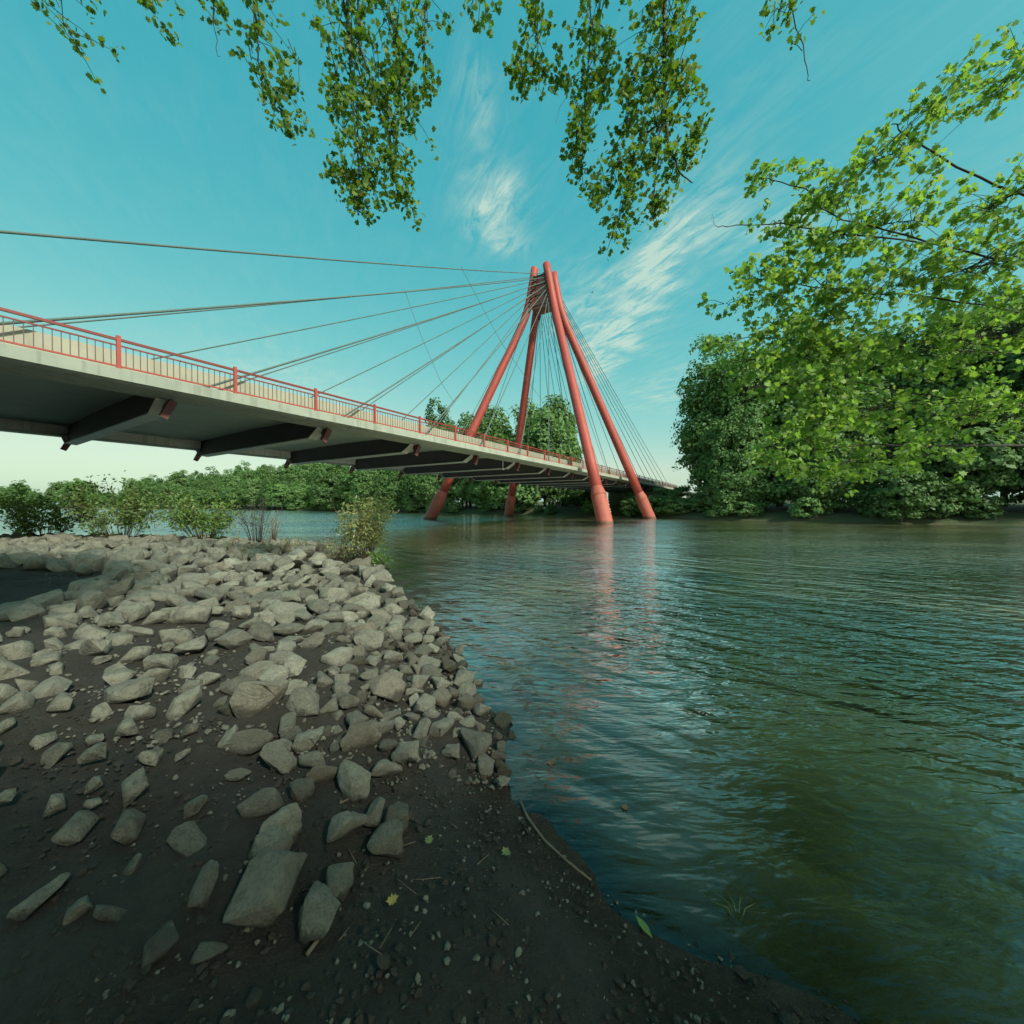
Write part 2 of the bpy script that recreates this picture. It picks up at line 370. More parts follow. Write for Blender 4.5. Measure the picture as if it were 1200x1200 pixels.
# lumpy mud close by
def vnoise(x, y, s, seed):
    r = np.random.default_rng(seed).random((64, 64))
    x, y = x/s, y/s
    i, j = np.floor(x).astype(int), np.floor(y).astype(int); f, g_ = x-i, y-j
    f, g_ = f*f*(3-2*f), g_*g_*(3-2*g_)
    R = lambda a, b: r[a % 64, b % 64]
    return (R(i,j)*(1-f)+R(i+1,j)*f)*(1-g_)+(R(i,j+1)*(1-f)+R(i+1,j+1)*f)*g_ - .5
nearw = np.exp(-np.hypot(GX+2, GY-4)/18)
GZ = GZ + nearw*(vnoise(GX,GY,.55,1)*.06 + vnoise(GX,GY,.21,2)*.035 + vnoise(GX,GY,1.7,3)*.06)*np.where(GZ > .02, 1, .4)
nyv, nxv = GX.shape
idx = np.arange(nyv*nxv).reshape(nyv, nxv)
quads = np.stack([idx[:-1,:-1], idx[:-1,1:], idx[1:,1:], idx[1:,:-1]], -1).reshape(-1, 4)
ground = link('ground', mesh_np('ground', np.stack([GX,GY,GZ],-1).reshape(-1,3), quads, M['ground'], True))
tag(ground, 'dark muddy bank and river bed under the rocks', 'ground', kind='structure')
wet = (GZ < .12)
keep = wet[:-1,:-1]|wet[1:,:-1]|wet[:-1,1:]|wet[1:,1:]
dn_, df_ = pdist(GX, GY, NEAR), pdist(GX, GY, FAR); riv = in_river(GX, GY)|(np.minimum(dn_, df_) < 3)
keep &= riv[:-1,:-1]
wm = mesh_np('river_water', np.stack([GX,GY,np.zeros_like(GX)],-1).reshape(-1,3), quads.reshape(nyv-1,nxv-1,4)[keep], M['water'], True)
at = wm.attributes.new('depth', 'FLOAT', 'POINT'); at.data.foreach_set('value', np.clip(-GZ, 0, 3).astype(np.float32).ravel())
river = link('river_water', wm)
tag(river, 'murky green brown river with wind ripples reflecting the sky', 'river', kind='structure')

# ------------------------------------------------------------------ cable-stayed bridge (local frame: x along the deck, -y towards the viewer, z up)
BN, BT = -27.4, 53.0                       # offset of the tower from the viewer, across and along the deck line
DD = Vector((.530, .848, 0)).normalized(); NN = Vector((DD.y, -DD.x, 0))
borg = NN*BN + DD*BT
bridge = empty('cable_stayed_bridge', borg, math.atan2(DD.y, DD.x))
tag(bridge, 'cable stayed road bridge with red four legged tower standing in the river', 'bridge')
U0, U1 = -69.0, 63.5
def part(name, mat, mb, parent=bridge, smooth=False): return mb.build(name, mat, parent, smooth)

deck = part('deck', M['soffit'], MB().prism([(-7.3,6.76),(0,6.86),(7.3,6.76),(7.3,7.06),(0,7.20),(-7.3,7.06)], U0, U1))
part('road_surface', M['asphalt'], MB().prism([(-6.6,7.080),(0,7.208),(6.6,7.080),(6.6,7.092),(0,7.220),(-6.6,7.092)], U0, U1), deck)
for s in (-1, 1):
    eb = part('edge_beam', M['concrete'], MB().prism([(s*7.31,6.24),(s*7.6,6.16),(s*8.86,6.22),(s*9.0,6.28),(s*9.1,6.28),(s*9.1,6.66),(s*7.45,6.66),(s*7.45,7.05),(s*7.31,7.05)][::s], U0, U1), deck)
    part('barrier', M['barrier'], MB().prism([(s*6.98,7.04),(s*7.44,7.054),(s*7.36,7.2),(s*7.30,7.74),(s*7.08,7.74)][::-s], U0, U1), deck)
# short rope of black spray paint on the soffit edge
sq = [(-38.2+.09*i, -8.55-.02*math.sin(i*1.3), 6.195+.06*math.sin(i*.95)*(1 if i < 9 else .4)) for i in range(20)]
part('spray_paint_scrawl', M['dark'], MB().tube([(a-2.2, -8.93-.0*b, c+.03) for a,b,c in sq], .012, 5), deck)
# floor beams with pale bottom flanges and red stay anchors
beams_t = [12.3+6.55*k for k in range(-4, 16)]
web = MB().poly([(x,y,z) for x in (-.02,.02) for y,z in ((-7.7,6.20),(-6.9,5.72),(6.9,5.72),(7.7,6.20),(7.3,6.78),(0,6.88),(-7.3,6.78))],
                [tuple(range(7)), tuple(range(7,14))[::-1]]+[(i,7+i,7+(i+1)%7,(i+1)%7) for i in range(7)])
web_me = mesh('web', web.V, web.F, M['web'])
flm = MB().poly([(x,y,z) for y,z in ((-7.75,6.17),(-6.9,5.695),(6.9,5.695),(7.75,6.17)) for x,zz in ((-.24,0),(.24,0)) for z in (z, z-.045)],
                [(0,1,3,2)]+[f for i in range(3) for f in ((4*i,4*i+4,4*i+5,4*i+1),(4*i+2,4*i+3,4*i+7,4*i+6),(4*i,4*i+2,4*i+6,4*i+4),(4*i+1,4*i+5,4*i+7,4*i+3))]+[(12,14,15,13)])
fl_me = mesh('flange', flm.V, flm.F, M['flange'])
anm = MB().poly([(x,y,z) for x in (-.17,.17) for y,z in ((-.24,.50),(.30,.50),(.34,.20),(.16,.10),(.10,-.20),(-.16,-.26))],
                [tuple(range(6))[::-1], tuple(range(6,12))]+[(i,(i+1)%6,6+(i+1)%6,6+i) for i in range(6)])
an_me = mesh('stay_anchor', anm.V, anm.F, M['anchor'])
for i, t in enumerate(beams_t):
    u = t-BT
    if not U0 < u < U1: continue
    fb = link('floor_beam', web_me, bridge, (u,0,0))
    link('flange', fl_me, fb)
    for s in (-1, 1):
        a = link('stay_anchor', an_me, fb, (0, s*8.0, 5.62)); a.scale = (.75, -s*.85, 1.0); a.rotation_euler = (0, math.radians(24 if u < 0 else -24), 0)
part('drain_pipe', M['white'], MB().tube([(-21.0,-6.4,6.5),(-21.0,-6.4,5.55)], .09, 10))
part('drain_pipe', M['white'], MB().tube([(21.5,-6.4,6.5),(21.5,-6.4,5.55)], .09, 10))

# railings: posts, rails, balusters
PS = 3.51; post_t = [7.74+PS*k for k in range(-6, 31)]
post_me = mesh('post', *(lambda b: (b.V, b.F))(MB().box((-.055,-.05,6.66),(.055,.05,7.79)).box((-.10,-.08,6.655),(.10,.08,6.69))), M['red'])
bal_me = mesh('baluster', *(lambda b: (b.V, b.F))(MB().box((-.010,-.010,6.76),(.010,.010,7.46))), M['baluster'])
for s in (-1, 1):
    rl = empty('railing'); rl.parent = bridge; rl.location = (0, s*8.96, 0)
    for nm, z, hw, hh, mt in (('top_rail',7.66,.045,.04,'raildark'), ('middle_rail',7.46,.025,.022,'raildark'), ('bottom_rail',6.76,.03,.025,'red')):
        MB().box((U0,-hw,z-hh),(U1,hw,z+hh)).build(nm, M[mt], rl)
    rest = MB()
    for k, t in enumerate(post_t):
        u = t-BT
        if not U0 < u < U1: continue
        link('post', post_me, rl, (u,0,0))
        for j in range(1, 19):
            ub = u+PS*j/19
            if ub > U1: break
            if s == -1 and 4 <= k <= 16: link('baluster', bal_me, rl, (ub,0,0))
            else: rest.box((ub-.010,-.010,6.785),(ub+.010,.010,7.435))
    o = rest.build('balusters', M['baluster'], rl); o['kind'] = 'stuff'

# tower: four bent legs, joined by an anchor box at the top
tower = empty('tower'); tower.parent = bridge
KZ, TZ = 31.0, 37.5
def leg_axis(su, sv, z):
    if z <= KZ:
        f = z/KZ; u, v = 10.8+(1.2-10.8)*f, 13.25+(2.25-13.25)*f
    else:
        f = (z-KZ)/(TZ-KZ); u, v = 1.2+(1.12-1.2)*f, 2.25+(.98-2.25)*f
    return Vector((su*u, sv*v, z))
def leg_pts(su, sv, zs):
    out = []
    for z in zs:                                    # round the bend
        p = sum((leg_axis(su, sv, z+d) for d in (-2,-1,0,1,2)), Vector())/5 if abs(z-KZ) < 3 else leg_axis(su, sv, z)
        out.append(p)
    return out
for su in (-1, 1):
    for sv in (-1, 1):
        zs = [3.9,8,14,20,25,27,28.5,29.5,30.3,31,31.7,32.5,33.5,35,36.2,TZ]
        V, F = tube(leg_pts(su,sv,zs), [.66-.10*(z/38) for z in zs], 28)
        for q in range(28):                          # slanted top cut
            V[-28+q] = V[-28+q]+Vector((0,0,.35*su*(V[-28+q].x-su*1.12)))
        lg = link('leg', mesh('leg', V, F, M['red']), tower)
        for p_ in lg.data.polygons: p_.use_smooth = len(p_.vertices) == 4
        zs2 = [-2.2,0,1.5,3.0,3.02,3.10,3.12,3.3,3.75,4.05,4.15]; rs = [.88,.88,.88,.88,.83,.83,.90,.90,.76,.70,.64]
        V, F = tube(leg_pts(su,sv,zs2), rs, 28)
        sl = link('base_sleeve', mesh('base_sleeve', V, F, M['redweather']), lg)
        for p_ in sl.data.polygons: p_.use_smooth = len(p_.vertices) == 4
        sl.data.set_sharp_from_angle(angle=math.radians(35))
ab = MB()
prof = [(31.6, 1.55, 1.0), (32.4, 1.75, 1.05), (34.4, 1.15, 1.05), (36.3, .8, 1.0)]
ring = [(sx*u, sy*v, z) for z, v, u in prof for sx, sy in ((-1,-1),(1,-1),(1,1),(-1,1))]
ab.poly(ring, [(3,2,1,0)]+[(4*i+k, 4*i+(k+1)%4, 4*i+4+(k+1)%4, 4*i+4+k) for i in range(3) for k in range(4)]+[(12,13,14,15)])
box = part('anchor_box', M['mauve'], ab, tower)
for z, v in ((32.0,1.7),(33.5,1.42),(35.0,1.05),(36.4,.82)):
    part('stiffening_rib', M['dark'], MB().box((-1.09,-v,z-.05),(1.09,v,z+.05)), box)

# stays: near and far plane, backward and forward; the longest stay leaves the tower highest
stays = {}
cab_t = [12.6+6.55*k for k in range(-3, 6)]
stud = mesh('anchor_socket', *tube([(0,0,-.28),(0,0,.28)], .20, 10), M['dark'])
for su in (-1, 1):
    for sv in (-1, 1):
        for i, t in enumerate(cab_t):
            zt = 36.1-i*.58
            top = leg_axis(su, sv, zt); top = top+Vector((su*.35, -sv*.50, 0))
            ub = (t-BT) if su < 0 else -(t-BT)
            if ub > U1-1: ub = U1-1.5
            bot = Vector((ub, sv*7.95, 6.3))
            mid = [top.lerp(bot, f)-Vector((0,0,.9*f*(1-f)*(abs(ub)/60)**2*1.2)) for f in np.linspace(0, 1, 9)]
            stays[(su,sv,i)] = (top, bot)
            c = part('stay_cable', M['cable'], MB().tube(mid, .047, 8), bridge, True)
            g_ = link('anchor_socket', stud, c, top); g_.rotation_euler = (top-bot).to_track_quat('Z','Y').to_euler()
            dirn = (top-bot).normalized()
            MB().tube([bot-dirn*.1, bot+dirn*1.3], .085, 10).build('guide_pipe', M['cable'], c, True)
def on_stay(su, sv, i, f): a, b = stays[(su,sv,i)]; return a.lerp(b, f)
part('tie_rope', M['thin'], MB().tube([on_stay(-1,-1,i,f) for i,f in ((0,.383),(1,.412),(2,.446),(3,.488),(4,.54),(5,.587),(6,.644),(7,.718))], .02, 5))
part('tie_rope', M['thin'], MB().tube([on_stay(-1,1,i,f) for i,f in ((0,.392),(1,.421),(2,.455),(3,.495),(4,.542),(5,.60),(6,.656))], .02, 5))
for su, sv, z in ((-1,1,14.5),(1,1,14.6),(1,-1,15.0)):
    p = leg_axis(su, sv, z)
    part('floodlight', M['dark'], MB().box((p.x+.55,p.y-.18,z-.12),(p.x+1.15,p.y+.18,z+.12)).tube([(p.x,p.y,z-.02),(p.x+.7,p.y,z-.02)], .04, 6), tower)
# white scratches on the nearest sleeve
g0 = MB()
for k in range(9):
    z = 1.3+.17*k+.1*math.sin(k*5); an = math.radians(-62+22*math.sin(k*2.3)); c = leg_axis(-1,-1,z)
    r = .895
    g0.tube([(c.x+r*math.cos(an+a), c.y+r*math.sin(an+a), z+dz) for a,dz in ((-.07,0),(0,.09),(.05,-.03),(.1,.06))], .03, 5)
part('white_scrawl', M['white'], g0, tower)
# far abutment
ax = U1
part('abutment', M['soffit'], MB().box((ax-2.2,-9.3,-1),(ax+.6,9.3,5.72)).box((ax-1.0,-9.3,5.72),(ax+.6,-7.35,6.2)).box((ax-1.0,7.35,5.72),(ax+.6,9.3,6.2)))
for s in (-1, 1):
    part('wing_wall', M['concrete'], MB().box((ax-1.8,s*9.9-.35,-1),(ax+6,s*9.9+.35,7.0)))
part('approach_road', M['asphalt'], MB().box((ax+.6,-9.0,3),(ax+190,9.0,6.70)))
part('abutment', M['soffit'], MB().box((U0-.8,-9.3,-1),(U0+1.4,9.3,5.72)))
part('approach_road', M['asphalt'], MB().box((U0-150,-9.0,.2),(U0-.02,9.0,6.70)))

# ------------------------------------------------------------------ vegetation
def frames(n, up_bias, rng):
    nrm = rng.normal(size=(n,3)); nrm[:,2] += up_bias; nrm /= np.linalg.norm(nrm, axis=1)[:,None]
    a = np.cross(nrm, rng.normal(size=(n,3))); a /= np.linalg.norm(a, axis=1)[:,None]
    return nrm, a, np.cross(nrm, a)
def cards(P, size, rng, up_bias=.8, outward=None, aspect=.62):
    n = len(P); nrm, a, b = frames(n, up_bias, rng)
    if outward is not None:
        nrm = nrm*.8+outward; nrm /= np.linalg.norm(nrm, axis=1)[:,None]
        a = np.cross(nrm, rng.normal(size=(n,3))); a /= np.linalg.norm(a, axis=1)[:,None]; b = np.cross(nrm, a)
    s = size*rng.uniform(.65, 1.3, n)[:,None]
    V = np.stack([P-a*s, P-b*s*aspect+nrm*s*.15, P+a*s, P+b*s*aspect+nrm*s*.15], 1).reshape(-1,3)
    return V, np.arange(4*n).reshape(n,4), rng.random(n)
_H = [(.07,-.30),(.34,-.36),(.32,-.15),(.58,.06),(.38,.16),(.34,.42),(.13,.33)]
MAPLE = np.array([(0,-.42)]+_H+[(0,.66)]+[(-x_, y_) for x_, y_ in _H[::-1]])
def maple(P, size, rng, up_bias=.7):
    n = len(P); nrm, a, b = frames(n, up_bias, rng); s = size*rng.uniform(.6, 1.25, n)
    k = len(MAPLE); fold = rng.uniform(-.75, .15, n); droop = rng.uniform(-.6, .1, n)     # each leaf folds and curls its own way
    X, Y = MAPLE[None,:,0], MAPLE[None,:,1]
    lift = fold[:,None]*np.abs(X)+droop[:,None]*np.clip(Y, 0, 1)**2
    V = (P[:,None,:] + a[:,None,:]*(X*s[:,None])[...,None] + b[:,None,:]*(Y*s[:,None])[...,None] + nrm[:,None,:]*(lift*s[:,None])[...,None]).reshape(-1,3)
    return V, np.arange(k*n).reshape(n,k), rng.random(n)
def crown(name, mat, seed, rx, ry, rz, zc, nclump, per, size, low=-1.0, crad=.24):
    rng = np.random.default_rng(seed)
    d = rng.normal(size=(nclump,3)); d /= np.linalg.norm(d, axis=1)[:,None]
    rr = rng.uniform(.35, 1.0, nclump)**.5
    lob = 1+.16*np.sin(d[:,0]*4+seed)+.14*np.sin(d[:,1]*5+seed*2)+.10*np.sin(d[:,2]*6+seed)
    C = d*(rr*lob)[:,None]; C = C[C[:,2] > low]
    R = np.array([rx,ry,rz]); P, O = [], []
    for c in C:
        q = rng.normal(size=(per,3)); q /= np.linalg.norm(q, axis=1)[:,None]
        q[:,2] = np.where(q[:,2] < -.35, -q[:,2], q[:,2])
        rad = crad*rng.uniform(.7, 1.35)*rng.uniform(.55, 1.12, per)
        flat = np.array([1.15, 1.15, .75])
        P.append((c+q*rad[:,None]*flat)*R); O.append(q*.9+c*.5)
    P, O = np.vstack(P), np.vstack(O); P[:,2] += zc
    V, F, v = cards(P, size, rng, .35, O)
    var = np.clip(np.repeat(rng.random(len(C)), per)*.55+v*.45, 0, 1)
    return mesh_np(name, V, F, mat, False, var), C*R+np.array([0,0,zc])
def trunk_mesh(name, mat, seed, h, r, C, nl=7):
    rng = np.random.default_rng(seed); mb = MB()
    ax = [Vector((.25*h*.06*math.sin(f*3+seed), .25*h*.06*math.cos(f*2.3+seed), f*h)) for f in np.linspace(0, 1, 7)]
    mb.tube([ax[0]-Vector((0,0,.6))]+ax, [r*1.5]+[r*(1.15-.8*f) for f in np.linspace(0, 1, 7)], 9)
    for c in C[rng.choice(len(C), nl, False)]:
        f = rng.uniform(.25, .8); a = ax[0].lerp(ax[-1], f); c = Vector(c)
        m_ = a.lerp(c, .5)+Vector((0,0,-.05*h))
        mb.tube([a, m_, c], [r*.55*(1-f*.5), r*.3, r*.08], 6)
    return mesh(name, mb.V, mb.F, mat, True)

# --- trees on the far bank: five crowns shared by many trees
KINDS = []
for s, (rx, ry, rz, zc, nc, per, sz, mt) in enumerate((
        (5.2,5.2,9.2,11.2,170,60,.42,'leaf_far'), (6.6,6.2,8.2,10.0,200,60,.42,'leaf_deep'), (4.4,4.6,10.6,12.6,160,60,.40,'leaf_far'),
        (7.2,6.6,10.6,13.0,230,60,.44,'leaf_deep'), (5.6,5.8,7.4,8.6,170,60,.40,'leaf_far'))):
    cm, C = crown('crown', M[mt], 20+s, rx, ry, rz, zc, nc, per, sz)
    KINDS.append((cm, trunk_mesh('trunk', M['bark'], 40+s, zc+rz*.45, .32, C), zc+rz))
def tree(name, kind, x, y, h, rz, label, group, wide=1.0, sink=0):
    cm, tm, top = KINDS[kind]; k = h/top
    e = empty(name, (x, y, float(gz(x, y))-sink), rz); e.scale = (k*wide, k*wide, k)
    link('crown', cm, e); link('trunk', tm, e)
    return tag(e, label, 'tree', group)
def bridge_nt(x, y): p = Vector((x,y,0)); return p.dot(NN), p.dot(DD)
trng = np.random.default_rng(11)
GRP = 'trees lining the far bank'
def along(P, spacing_of):
    out = []
    for (ax_,ay_),(bx_,by_) in zip(P[:-1], P[1:]):
        L = math.hypot(bx_-ax_, by_-ay_); d = 0
        while d < L:
            f = d/L; x, y = ax_+(bx_-ax_)*f, ay_+(by_-ay_)*f
            nx, ny = -(by_-ay_)/L, (bx_-ax_)/L
            if ny < 0 or (abs(ny) < .2 and nx < 0): nx, ny = -nx, -ny
            out.append((x, y, nx, ny)); d += spacing_of(math.hypot(x, y))
    return out
shore = along(FAR[3:], lambda r: max(5.5, .05*r))
def zone(x, y):
    return 'directly behind the red tower' if y < 125 else 'under the bridge deck beyond the river' if y < 230 else 'on the most distant reach of the far bank'
for x, y, nx, ny in shore:
    r = math.hypot(x, y)
    if y < 5 or abs(x/y) > 1.7: continue
    n, t = bridge_nt(x, y)
    right = x > 26 and y < 66
    for row in (0, 1):
        off = (3.2 if row == 0 else 12)+trng.uniform(-1, 2.5)
        px, py = x+nx*off+trng.normal()*1.2, y+ny*off+trng.normal()*1.2
        n, t = bridge_nt(px, py)
        if t > 60 and -44 < n < -4: continue
        if right and row == 1: continue
        if row == 0:
            h = trng.uniform(12, 16) if not right else trng.uniform(6.5, 10.5)
            tree('broadleaf_tree', int(trng.choice([4,1,0])), px, py, h, trng.uniform(0, 6.28), 'leafy waterline tree '+zone(px, py), 'waterline trees '+zone(px, py), 1.15, .8)
        else:
            if r > 130 and trng.random() < .25: continue
            h = trng.uniform(19, 24)
            tree('broadleaf_tree', int(trng.choice([0,1,2,3])), px, py, h, trng.uniform(0, 6.28), 'taller second row tree '+zone(px, py), 'second row trees '+zone(px, py), 1.1, .5)
# the taller crowns that show above the deck between the tower legs
for x, y, h, k, w, lb in ((-23.5,128,31,2,.8,'narrow tree top showing above the deck beside the leaning red leg'),
                          (-10,122,29,3,.8,'broad tree crown above the deck between the two rear red legs'),
                          (-5.0,126,27,0,.9,'tree top just left of the upright rear red leg, above the deck'),
                          (9.5,116,30.5,3,.85,'tall full tree above the deck framed by cables between red legs'),
                          (14.5,112,25,0,.8,'tree shoulder above the deck railing, right of the tall full tree')):
    tree('broadleaf_tree', k, x, y, h, x, lb, None, w)
for x, y, h in ((17.5,105,9),(20.5,113,10),(24,122,11),(14,101,8)):
    tree('broadleaf_tree', 4, x, y, h, x, 'small green tree seen below the deck beside the dark abutment', 'small trees beside the abutment', 1.3, .8)
# --- big trees on the right bank
KB = []
for s, (rx, ry, rz, zc, nc, per, sz, mt) in enumerate(((7.5,7.5,11.0,12.8,420,70,.27,'leaf_deep'), (6.5,7.0,9.0,10.4,360,70,.27,'leaf_far'))):
    cm, C = crown('crown', M[mt], 60+s, rx, ry, rz, zc, nc, per, sz, -1.0, .17)
    KB.append((cm, trunk_mesh('trunk', M['bark'], 70+s, zc+rz*.5, .36, C, 9), zc+rz))
KINDS += KB
GR = None
tree('broadleaf_tree', 5, 36.0, 64.0, 25.5, .3, 'big dark green tree at the end of the bridge, by the water', GR, .98)
tree('broadleaf_tree', 6, 33.0, 57.5, 15.0, 1.3, 'round bright green tree leaning over the water in front of the big dark tree', GR, .85, .6)
for i, (x, y, h, k) in enumerate(((44,58,25,5),(42,51,14,6),(53,51,24,5),(51,44,14,6),(61,43,25,6),(60,36,15,5),(69,34,23,5),(68,27,15,6),(47,68,28,6),(76,23,22,6),(56,62,24,1),(66,52,24,3),(75,42,24,1),(84,30,24,3),(62,72,26,3),(90,18,22,1))):
    tree('broadleaf_tree', k, x, y, h, 1.1*i+.5, 'green tree in the dense wood on the right bank', 'dense wood on the right bank', 1.0, .6 if h < 17 else 0)
# --- bushes along the far water's edge
BK = []
for s, mt in enumerate(('leaf_far', 'leaf_deep')):
    cm, C = crown('foliage', M[mt], 80+s, 2.0, 2.0, 1.7, 1.5, 70, 46, .2, -.85, .28)
    sm = MB()
    for c in C[:9]: sm.tube([(0,0,-.2), tuple(Vector(c)*.5), tuple(c)], [.05,.03,.01], 5)
    BK.append((cm, mesh('stem', sm.V, sm.F, M['bark'], True)))
def bush(x, y, k, sc, label, group=None):
    e = empty('bush', (x, y, float(gz(x,y))-.15), x*3.1); e.scale = (sc, sc, sc*.95)
    link('foliage', BK[k][0], e); link('stem', BK[k][1], e)
    return tag(e, label, 'bush', group)
bush(27.2, 66.5, 0, 1.35, 'round bright bush beside the foot of the outer red leg')
bush(22.8, 73.0, 1, 1.15, 'dark bush at the foot of the abutment between the right legs')
bush(29.5, 61.5, 1, .95, 'low dark bush at the waterline right of the outer red leg')
for i, (x, y, nx, ny) in enumerate(along(FAR[3:], lambda r: max(3.2, .035*r))):
    if y < 5 or abs(x/y) > 1.5 or x < -110: continue
    n, t = bridge_nt(x, y)
    if t > 85 and -39 < n < -14: sc = .55
    else: sc = trng.uniform(.45, 1.3)
    if trng.random() < .3: continue
    bush(x+nx*1.3+trng.normal()*.5, y+ny*1.3, i % 2, sc, 'low green bush in the fringe along the far waterline', 'bushes along the far waterline')

# --- overhanging trees whose trunks stand behind the viewer
SPRAYS_LEFT = [
    ([(-4.03, 6, 8.74), (-3.81, 6, 8.5), (-3.61, 6, 8.21), (-3.48, 6, 8.01)], 0.14, 60),
    ([(-3.61, 6, 8.74), (-3.44, 6, 8.41), (-3.41, 6, 8.18)], 0.13, 50),
    ([(-3.45, 6, 7.82), (-3.33, 6, 7.55)], 0.08, 22),
    ([(-3.22, 6, 7.97), (-3.15, 6, 7.82)], 0.07, 14),
    ([(-2.69, 6, 8.8), (-2.63, 6, 8.21), (-2.56, 6, 7.68)], 0.16, 90),
    ([(-2.39, 6, 8.87), (-2.36, 6, 8.08), (-2.31, 6, 7.29), (-2.3, 6, 6.9)], 0.24, 230),
    ([(-2.17, 6.2, 8.96), (-1.97, 6.2, 8.28), (-1.83, 6.2, 7.6)], 0.24, 210),
    ([(-1.76, 6.2, 8.96), (-1.63, 6.2, 8.48), (-1.52, 6.2, 8.08)], 0.16, 90),
    ([(-1.42, 6.2, 8.96), (-1.25, 6.2, 8.76), (-1.3, 6.2, 8.44)], 0.09, 45),
    ([(-2.56, 6, 7.29), (-2.49, 6, 6.96), (-2.3, 6, 6.5)], 0.14, 110),
    ([(-2.17, 6, 7.29), (-2.21, 6, 6.77), (-2.36, 6, 6.44)], 0.12, 80),
    ([(-1.9, 6, 7.42), (-1.81, 6, 6.96), (-1.65, 6, 6.5)], 0.14, 110),
    ([(-2.73, 6, 7.23), (-2.67, 6, 7.12)], 0.07, 14),
    ([(-1.58, 6, 6.77), (-1.51, 6, 6.5)], 0.09, 32),
    ([(0.07, 6.4, 9.18), (0.17, 6.4, 8.83)], 0.15, 60),
    ([(0.42, 6.4, 9.18), (0.5, 6.4, 8.83)], 0.13, 45),
    ([(0.77, 6.4, 9.18), (0.84, 6.4, 8.83)], 0.11, 36),
    ([(1.26, 6.4, 9.25), (1.19, 6.4, 8.62), (1.05, 6.4, 8.06), (1.01, 6.4, 7.57)], 0.18, 220),
    ([(1.54, 6.4, 9.18), (1.44, 6.4, 8.62), (1.36, 6.4, 8.06)], 0.13, 85),
    ([(1.05, 6.4, 7.62), (1.12, 6.4, 7.43)], 0.13, 30),
    ([(1.84, 5.8, 8.51), (1.71, 5.8, 8.0), (1.65, 5.8, 7.5)], 0.16, 130),
    ([(2.22, 5.8, 8.64), (2.22, 5.8, 7.88), (2.09, 5.8, 7.37)], 0.25, 250),
    ([(2.41, 5.8, 8.51), (2.54, 5.8, 8.0), (2.54, 5.8, 7.69)], 0.14, 85),
    ([(2.64, 5.8, 7.37), (2.79, 5.8, 7.62), (2.88, 5.8, 7.5)], 0.09, 45),
    ([(1.75, 5.8, 7.24), (1.46, 5.8, 6.92), (1.23, 5.8, 6.71)], 0.13, 85),
    ([(1.19, 5.8, 6.53), (1.27, 5.8, 6.39)], 0.08, 20),
    ([(1.78, 5.8, 7.11), (1.68, 5.8, 6.54), (1.5, 5.8, 6.1), (1.5, 5.8, 5.85)], 0.13, 150),
    ([(2.09, 5.8, 7.24), (2.13, 5.8, 6.67), (2.07, 5.8, 6.16)], 0.13, 115),
    ([(2.54, 5.8, 7.27), (2.61, 5.8, 7.09)], 0.10, 40),
    ([(2.35, 5.8, 7.18), (2.41, 5.8, 6.8)], 0.10, 45),
    ([(-3.94, 6, 9.92), (-3.81, 6, 9.39), (-3.94, 6, 8.74)], 0.24, 120),
    ([(-2.63, 6, 10.05), (-2.49, 6, 9.39), (-2.39, 6, 8.74)], 0.32, 200),
    ([(-2.0, 6.1, 10.18), (-1.87, 6.1, 9.51), (-1.74, 6.1, 8.85)], 0.32, 200),
    ([(-1.29, 6.2, 10.18), (-1.36, 6.2, 9.64), (-1.38, 6.2, 9.03)], 0.22, 80),
    ([(0.28, 6.4, 10.58), (0.35, 6.4, 9.88), (0.42, 6.4, 9.18)], 0.28, 120),
    ([(1.4, 6.4, 10.58), (1.4, 6.4, 9.88), (1.33, 6.4, 9.18)], 0.31, 160),
    ([(2.16, 5.8, 9.78), (2.22, 5.8, 9.15), (2.22, 5.8, 8.51)], 0.36, 240),
    ([(-4.6, 6, 10.18), (-4.49, 6, 9.52), (-4.44, 6, 9.0)], 0.16, 60),
    ([(-5.25, 6, 10.18), (-5.38, 6, 9.65), (-5.3, 6, 9.26)], 0.21, 70),
    ([(-6.7, 6, 10.18), (-6.83, 6, 9.52), (-6.56, 6, 8.87)], 0.24, 90),
    ([(-0.54, 6.2, 10.45), (-0.47, 6.2, 10.11)], 0.27, 60),
    ([(3.61, 5.9, 10.04), (3.87, 5.9, 9.53), (4.32, 5.9, 8.75)], 0.18, 70),
]
